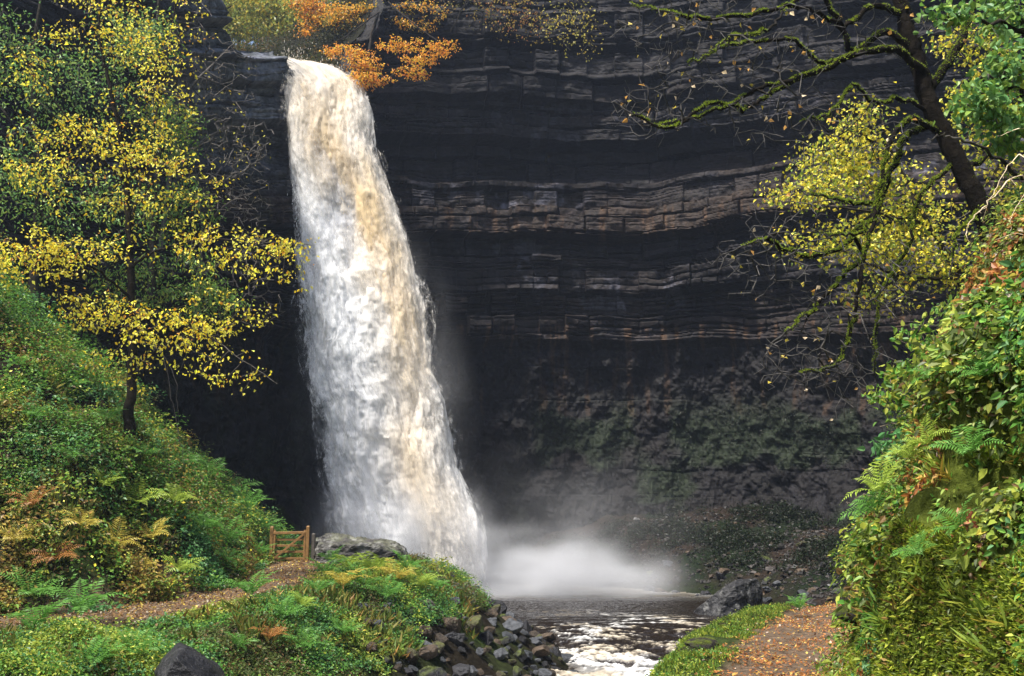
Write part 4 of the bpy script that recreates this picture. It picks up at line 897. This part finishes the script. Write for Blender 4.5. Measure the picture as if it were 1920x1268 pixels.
def fern(p, size, colour, label, group, nf=8, det=1, tilt=None, az=None, rng=RNG):
    root = bpy.data.objects.new('fern', None); C.objects.link(root); root.location = [float(q) for q in p]; tag(root, label, 'fern', group)
    if tilt is not None: root.rotation_euler = Vector((0, 0, 1)).rotation_difference(Vector([float(q) for q in tilt])).to_euler()
    for i in range(nf):
        o = bpy.data.objects.new('frond', FR[colour, det][rng.integers(0, 3)]); C.objects.link(o); o.parent = root
        a0 = 2 * math.pi * i / nf + rng.uniform(-.3, .3)
        if az is not None: a0 = az + rng.uniform(-1, 1)
        o.rotation_euler = (rng.uniform(-.15, .15), rng.uniform(-.15, .25), a0)
        s_ = size * rng.uniform(.7, 1.15); o.scale = (s_, s_, s_)
def ferns(lst, group, lab, det=1, lift=.12, mul=1.25):
    ORD = ['leftmost', 'second from the left', 'third from the left', 'fourth from the left', 'fifth from the left', 'sixth from the left', 'seventh from the left', 'eighth from the left', 'ninth from the left', 'tenth from the left', 'eleventh from the left', 'twelfth from the left'] + ['%dth from the left' % q for q in range(13, 40)]
    lst = sorted(lst)
    for (u, v, px_w, colour) in lst:
        same = [q for q in lst if q[3] == colour]
        lab_ = (lab % colour) if len(same) == 1 else ORD[same.index((u, v, px_w, colour))] + ' ' + (lab % colour)
        p = hit(u, v + 8); size = px_w / 2 * p[1] / F * 1.1
        n_ = Hn(p[0:1], p[1:2])[0]; n_ = unit(n_ * .6 + np.array((0, 0, .7)))
        fern(p + np.array((0, 0, .06)) + n_ * lift, size * mul, colour, lab_, group, nf=int(RNG.integers(7, 11)), det=det, tilt=n_)
r_ = np.random.default_rng(44)
L1 = [(60, 1130, 130, 'green'), (150, 1165, 150, 'green'), (60, 1200, 150, 'green'), (240, 1250, 110, 'green'), (170, 1265, 120, 'green'), (470, 1130, 100, 'green'), (530, 1170, 80, 'green')]
L2 = [(380, 905, 110, 'green'), (430, 935, 120, 'green'), (330, 880, 90, 'green'), (455, 965, 110, 'green'), (260, 870, 80, 'green'), (180, 930, 90, 'yellow green'), (250, 960, 100, 'yellow green'), (370, 1010, 120, 'green'), (430, 1030, 110, 'green'), (320, 960, 100, 'yellow green'),
      (200, 1040, 110, 'yellow'), (150, 1010, 100, 'yellow'), (290, 1030, 90, 'yellow'), (100, 1070, 100, 'rusty'), (330, 1090, 90, 'yellow green'), (60, 970, 90, 'rusty'), (30, 1040, 90, 'yellow'), (480, 1000, 90, 'green'), (410, 1070, 100, 'green'), (120, 880, 80, 'green'), (60, 800, 80, 'green'),
      (200, 800, 70, 'green'), (480, 1050, 70, 'green'), (260, 1090, 80, 'yellow'), (340, 840, 60, 'green'), (40, 700, 60, 'green'), (140, 740, 60, 'green')]
L3 = [(610, 1085, 90, 'green'), (650, 1075, 90, 'yellow green'), (700, 1080, 110, 'yellow green'), (740, 1100, 100, 'yellow'), (640, 1110, 100, 'yellow'), (680, 1110, 100, 'green'), (780, 1110, 90, 'yellow green'), (720, 1130, 90, 'green'), (590, 1120, 80, 'green'), (810, 1110, 70, 'green'), (620, 1060, 70, 'green'),
      (760, 1075, 80, 'green'), (560, 1150, 80, 'yellow green'), (500, 1210, 70, 'rusty'), (560, 1230, 90, 'green'), (640, 1200, 80, 'green'), (440, 1230, 80, 'green')]
ferns(L1, 'ferns in front of the left path', '%s fern arching over the foreground by the left path', 1)
ferns(L2, 'ferns on the left bank', '%s fern among the undergrowth of the left bank', 1, .25, 1.15)
ferns(L3, 'ferns on the mound', '%s fern on the mound beside the river')
ferns([(1690, 1000, 150, 'yellow green'), (1680, 1040, 120, 'green'), (1790, 780, 130, 'green'), (1850, 930, 150, 'green'), (1780, 900, 110, 'yellow green'), (1880, 780, 120, 'green'), (1850, 1080, 130, 'green'), (1760, 1130, 90, 'green'), (1730, 940, 110, 'yellow green')], 'ferns on the right bank', '%s fern growing from the steep right bank', 1, .18)
ferns([(1500, 1150, 70, 'green')], None, '%s fern alone at the far end of the grass strip', 1)

# ------------------------------------------------------------------ rocks
def rock_mesh(name, seed, col, flat=.7, cuts=9, sub=4, moss=0, rough=.05):
    r = np.random.default_rng(seed); bm = __import__('bmesh').new(); __import__('bmesh').ops.create_icosphere(bm, subdivisions=sub, radius=1)
    V = np.array([v_.co[:] for v_ in bm.verts]); Fc = np.array([[v_.index for v_ in f_.verts] for f_ in bm.faces]); bm.free()
    for _ in range(cuts):
        n_ = unit(r.normal(0, 1, 3)); d_ = r.uniform(.45, .8); q = V @ n_; V = V - np.maximum(0, q - d_)[:, None] * n_ * .97
    V = V + unit(V) * (fbm(V[:, 0] * 2.2 + seed, V[:, 1] * 2.2, V[:, 2] * 2.2, 5, seed, .6)[:, None] - .5) * rough * 5
    V = V * np.array((1, r.uniform(.7, .95), flat))
    n1 = fbm(V[:, 0] * 3 + seed, V[:, 1] * 3, V[:, 2] * 7, 4, seed)[:, None]
    c = np.array(col) * (.5 + 1.0 * n1)
    if moss:
        c = lerp(c, np.array((.11, .14, .02)), np.clip((V[:, 2:3] / flat - .1 + (n1 - .5) * 3) * moss, 0, 1))
    return mesh(name, V, Fc, c, False)
RC = [(.045, .05, .058), (.035, .035, .04), (.09, .065, .045), (.02, .02, .024), (.075, .08, .09), (.055, .042, .03)]
RM = [rock_mesh('rock', 600 + i, np.array(RC[i % 6]) * .75, .55 + .03 * i, sub=4, cuts=13, rough=.075, moss=.5 if i % 4 == 3 else 0) for i in range(12)]
for i, q in enumerate(RM): q.materials.append(M_rock); q['ci'] = i % 6
r_ = np.random.default_rng(12); cnt = 0; spots = []
for _ in range(6000):
    y = r_.uniform(23, 38); xl = np.interp(y, *XL); dd = r_.uniform(-.8, 2.9); x = xl - dd
    z = float(H(np.array([x]), np.array([y]))[0]); ok, u, v = seen(np.array([x]), np.array([y]), np.array([z]), 10)
    if not ok[0] or v[0] > 1290: continue
    s_ = float(np.clip(r_.lognormal(-1.6, .5), .09, .44)) * (1.0 if dd < 1.6 else .9)
    if any((x - a_) ** 2 + (y - b_) ** 2 < ((s_ + c_) * .58) ** 2 for a_, b_, c_ in spots): continue
    spots.append((x, y, s_)); o = bpy.data.objects.new('rock', RM[r_.integers(0, 12)]); C.objects.link(o)
    o.location = (x, y, z + s_ * .22); o.rotation_euler = (r_.uniform(-.5, .5), r_.uniform(-.5, .5), r_.uniform(0, 6.3)); o.scale = (s_ * r_.uniform(.9, 1.3), s_, s_ * r_.uniform(.8, 1.2))
    ci = int(o.data['ci']); tag(o, 'wet %s %s rock in the tumbled pile along the left edge of the river' % ('large' if s_ > .36 else ('small' if s_ < .18 else 'middling'), ['slate grey', 'dark grey', 'brown', 'black', 'pale grey', 'dull brown'][ci]), 'rock', 'rocks along the left edge of the river'); cnt += 1
    if cnt >= 296: break
print('rocks', cnt)
# pale stones on the far talus and shore
for _ in range(60):
    y = r_.uniform(41, 57); xr = np.interp(y, *XR); x = xr + abs(r_.normal(0, 2.6)) - .3
    z = float(H(np.array([x]), np.array([y]))[0]); s_ = r_.uniform(.12, .45)
    o = bpy.data.objects.new('rock', RM[r_.integers(0, 12)]); C.objects.link(o); o.location = (x, y, z + s_ * .2); o.rotation_euler = (r_.uniform(-.4, .4), r_.uniform(-.4, .4), r_.uniform(0, 6.3)); o.scale = (s_ * 1.2, s_, s_ * .8)
    tag(o, '%s %s stone lying on the dark far shore below the cliff' % ('large' if s_ > .34 else ('small' if s_ < .2 else 'middling'), ['slate grey', 'dark grey', 'brown', 'black', 'pale grey', 'dull brown'][int(o.data['ci'])]), 'rock', 'stones on the far shore')
def hull_rock(name, pts, col, label, cat, mat=M_rock, rough=.1, streak=None, seed=1, moss=0):
    import bmesh
    bm = bmesh.new()
    for q in pts: bm.verts.new([float(a_) for a_ in q])
    bmesh.ops.convex_hull(bm, input=bm.verts); bmesh.ops.triangulate(bm, faces=bm.faces)
    for v_ in [v_ for v_ in bm.verts if not v_.link_faces]: bm.verts.remove(v_)
    for _ in range(5): bmesh.ops.subdivide_edges(bm, edges=bm.edges, cuts=1, use_grid_fill=True)
    bmesh.ops.triangulate(bm, faces=bm.faces); bm.normal_update()
    for _ in range(3): bmesh.ops.smooth_vert(bm, verts=bm.verts, factor=.5, use_axis_x=True, use_axis_y=True, use_axis_z=True)
    V = np.array([v_.co[:] for v_ in bm.verts]); N = np.array([v_.normal[:] for v_ in bm.verts]); Fc = np.array([[v_.index for v_ in f_.verts] for f_ in bm.faces]); bm.free()
    c0 = V.mean(0); W_ = V
    V = V + N * (fbm(W_[:, 0] * 1.6, W_[:, 1] * 1.6, W_[:, 2] * 2.4, 5, seed, .6)[:, None] - .5) * rough * 4
    n1 = fbm(W_[:, 0] * 2.5, W_[:, 1] * 2.5, W_[:, 2] * 2.5, 5, seed + 1, .6)[:, None]
    c = np.array(col) * (.5 + 1.0 * n1)
    c = lerp(c, np.array((.26, .26, .25)), sstep(.55, .66, fbm(W_[:, 0] * 5, W_[:, 1] * 5, W_[:, 2] * 2, 5, seed + 4, .65)[:, None]) * (streak or 0))
    if moss: c = lerp(c, np.array((.12, .15, .02)), np.clip((N[:, 2:3] - .35) * 2 * sstep(.42, .55, n1), 0, 1) * moss)
    o = link(name, mesh(name, V - c0, Fc, c, False), mat, None, c0); tag(o, label, cat); return o
def hp(lst): return [at(u, v, Y) for u, v, Y in lst]
hull_rock('boulder', hp([(1298, 1148, 42), (1298, 1180, 42), (1336, 1116, 41.3), (1378, 1086, 41.5), (1420, 1086, 42.2), (1430, 1108, 42.2), (1425, 1175, 42), (1395, 1178, 41), (1330, 1178, 41), (1345, 1130, 43.5), (1412, 1090, 43.8), (1428, 1170, 44), (1310, 1170, 44), (1378, 1100, 41)]),
          (.022, .022, .024), 'large wedge shaped dark boulder standing in the river before the far shore', 'boulder', rough=.06, streak=.28, seed=21)
hull_rock('boulder', hp([(588, 1062, 33.5), (590, 1012, 34.5), (620, 1004, 35), (668, 1006, 35), (700, 1013, 35), (740, 1015, 35), (762, 1028, 35), (766, 1060, 34), (600, 1020, 33.6), (680, 1022, 33.4), (750, 1035, 33.4), (760, 1065, 33.5), (600, 1020, 36.5), (750, 1030, 36.5), (590, 1060, 36.5), (765, 1060, 36.5)]),
          (.055, .052, .048), 'long flat topped grey rock beside the wooden gate', 'boulder', rough=.1, streak=.5, seed=31, moss=.15)
hull_rock('boulder', hp([(296, 1262, 13.2), (306, 1236, 13.5), (335, 1206, 14), (352, 1212, 13.6), (388, 1240, 13.6), (425, 1290, 13.6), (300, 1290, 13), (330, 1232, 13), (400, 1300, 13.1), (340, 1212, 15), (420, 1260, 15), (290, 1260, 15)]),
          (.012, .012, .014), 'pointed rock coloured black as if in shade at the bottom left among the ferns', 'boulder', rough=.035, streak=.08, seed=41)  # near-black base colour stands in for the shaded front face
for (u, v, s_, lb) in [(1610, 1155, .17, 'moss covered stone at the foot of the right bank beside the path'), (1312, 1212, .35, 'low moss covered stone at the edge of the grass strip'), (800, 1145, .4, 'small dark rock half buried in the side of the mound'), (385, 1215, .3, None)]:
    if lb is None: continue
    p = hit(u, v); o = link('mossy_stone', rock_mesh('mossy_stone', int(u), (.05, .045, .04), .6, moss=1.2 if 'moss' in lb else .1), M_moss if 'moss' in lb else M_rock, None, p + np.array((0, 0, s_ * .1)))
    o.scale = (s_ * 1.2, s_, s_); tag(o, lb, 'stone')

# ------------------------------------------------------------------ gate
g0 = at(508, 1047, 34); g1 = at(576, 1047, 34); gb = (g0 + g1) / 2; gz_ = float(H(np.array([gb[0]]), np.array([34.]))[0])
gate = bpy.data.objects.new('wooden_gate', None); C.objects.link(gate); gate.location = (float(gb[0]), 34, gz_); tag(gate, 'small closed brown timber gate across the path beside the grey rock', 'gate')
Wg = g1[0] - g0[0]
def bar(name, a, b, w_, d_, col, parent, cap=False):
    a = np.array(a, float); b = np.array(b, float); T_ = unit(b - a); S = unit(np.cross(T_, (0, 1, 0))); B = np.array((0, 1., 0)); bv = .12 * min(w_, d_)
    pr_ = [(-w_ / 2 + bv, -d_ / 2), (w_ / 2 - bv, -d_ / 2), (w_ / 2, -d_ / 2 + bv), (w_ / 2, d_ / 2 - bv), (w_ / 2 - bv, d_ / 2), (-w_ / 2 + bv, d_ / 2), (-w_ / 2, d_ / 2 - bv), (-w_ / 2, -d_ / 2 + bv)]
    rings = [(a, .9), (a + T_ * .01, 1), (b - T_ * .01, 1), (b, .9)] if not cap else [(a, 1), (b - T_ * .02, 1), (b + T_ * .015, .55)]
    V = np.array([p_ + (S * q0 + B * q1) * s_ for p_, s_ in rings for q0, q1 in pr_]); n = len(rings)
    me = mesh(name, V, [grid_faces(n, 8, True), np.array([list(range(8))[::-1]]), np.array([list(range(8 * (n - 1), 8 * n))])], np.array(col)); return link(name, me, M_wood, parent)
wood = (.20, .108, .036); h_ = 1.08
bar('gate_post', (-Wg / 2, 0, -.1), (-Wg / 2, 0, h_ + .10), .11, .11, wood, gate, True); bar('gate_post', (Wg / 2, 0, -.1), (Wg / 2, 0, h_ + .12), .11, .11, wood, gate, True)
bar('gate_stile', (-Wg / 2 + .10, -.02, .08), (-Wg / 2 + .10, -.02, h_), .07, .05, wood, gate); bar('gate_stile', (Wg / 2 - .10, -.02, .08), (Wg / 2 - .10, -.02, h_), .07, .05, wood, gate)
for zz_ in (.14, .36, .56, .76): bar('gate_rail', (-Wg / 2 + .07, .022, zz_), (Wg / 2 - .07, .022, zz_), .075, .03, wood, gate)
bar('top_rail', (-Wg / 2 + .06, -.02, .97), (Wg / 2 - .06, -.02, .99), .09, .07, wood, gate)
bar('diagonal_brace', (-Wg / 2 + .12, -.055, .14), (Wg / 2 - .14, -.055, .93), .07, .03, wood, gate)
ps = bar('fence_post', (0, 0, -.1), (0, 0, .95), .13, .16, (.07, .06, .05), None, True); ps.location = (float(gb[0] + Wg / 2 + .17), 34.1, gz_); tag(ps, 'dark weathered post standing between the gate and the grey rock', 'post')

# small shrub on the end of the mound, stump, pale twigs
b_ = hit(822, 1112); T = Tree(131)
for k in range(6): T.limb([b_, b_ + np.array((RNG.normal(0, .12), RNG.normal(0, .1), .35)), b_ + np.array((RNG.normal(0, .35), RNG.normal(0, .2), RNG.uniform(.7, 1.0)))], .014, .005, join=False)
T.fill(b_ + np.array((0, 0, .8)), (.5, .35, .3), 26)
make_tree('small_shrub', T, (.05, .045, .02), 'little yellow green shrub at the river end of the mound against the fall', 'shrub', None, [dict(k=4, spread=.06, L=.10, W=.045, pal=[(.4, .4, .06, 3), (.2, .28, .05, 2)], up=.4, droop=.1)], rt=.004, base=b_)
s0_ = hit(1838, 1015); a = Acc(); ang = np.linspace(0, 2 * np.pi, 20, endpoint=False)
rows_ = []
for i in range(9):
    f = i / 8; rr = .032 * (1.25 - .35 * f) * (1 + .12 * np.sin(5 * ang + 1)); zt = f * .17 + (f > .99) * (.03 * np.sin(3 * ang) + RNG.random(20) * .03)
    rows_.append(np.stack([np.cos(ang) * rr - f * .06, np.sin(ang) * rr, zt + 0 * ang - .03], -1))
V = np.concatenate([np.concatenate(rows_), [[-.06, 0, .12]]]); Fq = grid_faces(9, 20, True); Ft = np.array([[160 + i, 160 + (i + 1) % 20, 180] for i in range(20)])
o = link('tree_stump', mesh('tree_stump', V, [Fq, Ft], np.array((.15, .05, .025))), M_bark, None, s0_); tag(o, 'short reddish brown broken stump in the greenery of the right bank', 'stump')
Yt = 6.6; T = Tree(141)
T.limb([at(2010, 560, Yt), at(1960, 400, Yt), at(1910, 330, Yt), at(1850, 385, Yt), at(1812, 430, Yt), at(1820, 462, Yt)], .008, .0025, .02)
T.limb([at(1960, 400, Yt), at(1915, 290, Yt), at(1870, 350, Yt), at(1840, 400, Yt)], .005, .002, .02); T.limb([at(1960, 390, Yt), at(1930, 250, Yt), at(1870, 255, Yt)], .004, .0015, .02)
T.limb([at(2000, 700, Yt), at(1940, 640, Yt), at(1900, 560, Yt), at(1895, 480, Yt)], .006, .002, .02); T.limb([at(1960, 420, Yt), at(1930, 360, Yt), at(1898, 400, Yt), at(1895, 440, Yt)], .004, .002, .02)
T.fill(at(1890, 400, Yt), (.2, .2, .25), 12, step=.1)
make_tree('pale_twigs', T, (.30, .24, .15), 'pale bare twigs arching in from the right edge before the dark trunk', 'twigs', rt=.0016)
# leafy shrubs jutting from the right bank
for i, (Yq, limbs, pads, pal, lb) in enumerate([
    (9, [[(1850, 800), (1780, 740), (1720, 700), (1660, 720)], [(1780, 740), (1730, 780), (1650, 800)], [(1850, 760), (1800, 660), (1780, 600)]], [(1690, 700, 50, 25, 26), (1670, 745, 40, 20, 18), (1740, 640, 60, 40, 30), (1780, 700, 60, 50, 34), (1730, 780, 60, 35, 26)], G3 + G1, 'arching light green shrub jutting left from the upper right bank'),
    (8, [[(1830, 940), (1760, 890), (1700, 860), (1650, 850)], [(1760, 890), (1700, 920), (1620, 930), (1590, 945)]], [(1680, 850, 45, 22, 26), (1720, 880, 50, 30, 26), (1700, 830, 40, 20, 14)], G2, 'blue green shrub overhanging the dark hollow of the right bank'),
    (10, [[(1950, 640), (1880, 580), (1820, 540)], [(1880, 600), (1840, 640), (1780, 640)]], [(1850, 560, 60, 30, 34), (1880, 590, 70, 40, 50), (1800, 590, 50, 30, 30), (1830, 650, 70, 40, 36)], GRN + [(.3, .36, .05, 3)], 'dense light green shrub below the dark trunk at the right edge')]):
    T = Tree(150 + i)
    for l in limbs: T.limb([at(*q, Yq) for q in l], .012, .003, .03)
    for (u, v, ru, rv, n) in pads: T.fill(at(u, v, Yq), (px(ru, Yq), .25, px(rv, Yq)), n, step=.12)
    make_tree('bank_shrub', T, (.06, .045, .025), lb, 'shrub', 'shrubs jutting from the right bank', [dict(k=7, spread=.05, L=.062, W=.042, pal=pal, up=.4, flat=.7, droop=.3, near=True)], rt=.0022)

# ------------------------------------------------------------------ air and spray
def vol(name, density, color, aniso=.3, noise=None):
    m = bpy.data.materials.new(name); m.use_nodes = True; t = m.node_tree; t.nodes.remove(t.nodes['Principled BSDF'])
    p = node(t, 'ShaderNodeVolumePrincipled'); p.inputs['Color'].default_value = (*color, 1); p.inputs['Density'].default_value = density; p.inputs['Anisotropy'].default_value = aniso
    t.links.new(p.outputs[0], t.nodes['Material Output'].inputs['Volume'])
    if noise is not None:
        tc = node(t, 'ShaderNodeTexCoord'); ln = node(t, 'ShaderNodeVectorMath', operation='LENGTH'); t.links.new(tc.outputs['Object'], ln.inputs[0])
        mr = node(t, 'ShaderNodeMapRange'); mr.inputs[1].default_value = 1.0; mr.inputs[2].default_value = .0; mr.inputs[3].default_value = 0; mr.inputs[4].default_value = 1; t.links.new(ln.outputs['Value'], mr.inputs[0])
        pw_ = node(t, 'ShaderNodeMath', operation='POWER'); t.links.new(mr.outputs[0], pw_.inputs[0]); pw_.inputs[1].default_value = 1.6
        n = node(t, 'ShaderNodeTexNoise'); n.inputs['Scale'].default_value = noise; n.inputs['Detail'].default_value = 3; t.links.new(tc.outputs['Object'], n.inputs['Vector'])
        m3 = node(t, 'ShaderNodeMapRange'); m3.inputs[1].default_value = .38; m3.inputs[2].default_value = .68; m3.inputs[3].default_value = .05; m3.inputs[4].default_value = 2.0; t.links.new(n.outputs['Fac'], m3.inputs[0])
        a_ = node(t, 'ShaderNodeMath', operation='MULTIPLY'); t.links.new(pw_.outputs[0], a_.inputs[0]); t.links.new(m3.outputs[0], a_.inputs[1])
        b__ = node(t, 'ShaderNodeMath', operation='MULTIPLY'); t.links.new(a_.outputs[0], b__.inputs[0]); b__.inputs[1].default_value = density; t.links.new(b__.outputs[0], p.inputs['Density'])
    return m
def mist(c, rad, density, noise, label):
    import bmesh
    bm = bmesh.new(); bmesh.ops.create_icosphere(bm, subdivisions=3, radius=1.0); me = bpy.data.meshes.new('mist'); bm.to_mesh(me); bm.free()
    o = link('mist', me, vol('mist', density, (.93, .95, 1), .2, noise), None, c); o.scale = rad; tag(o, label, 'mist', kind='stuff')
mist(at(1010, 1100, 51.5), (8.5, 4.0, 3.6), 1.3, 2.2, 'thick white spray rolling over the pool right of the fall')
mist(at(750, 1040, 51.3), (5.6, 3.0, 6.5), 1.3, 2.5, 'white spray boiling up around the foot of the fall')
mist(at(1060, 1000, 54), (9, 4.5, 6), .05, 2.0, 'thin bluish mist drifting up before the cliff')
mist(at(715, 800, 53.2), (5.6, 3.2, 12), .22, 3.0, 'thin spray hanging around the falling water')
import bmesh
bm = bmesh.new(); bmesh.ops.create_cube(bm, size=1); me = bpy.data.meshes.new('haze'); bm.to_mesh(me); bm.free()
hz = link('haze', me, vol('haze', .0004, (.62, .74, 1.0), .3), None, (0, 40, 32)); hz.scale = (260, 260, 80); hz['kind'] = 'stuff'
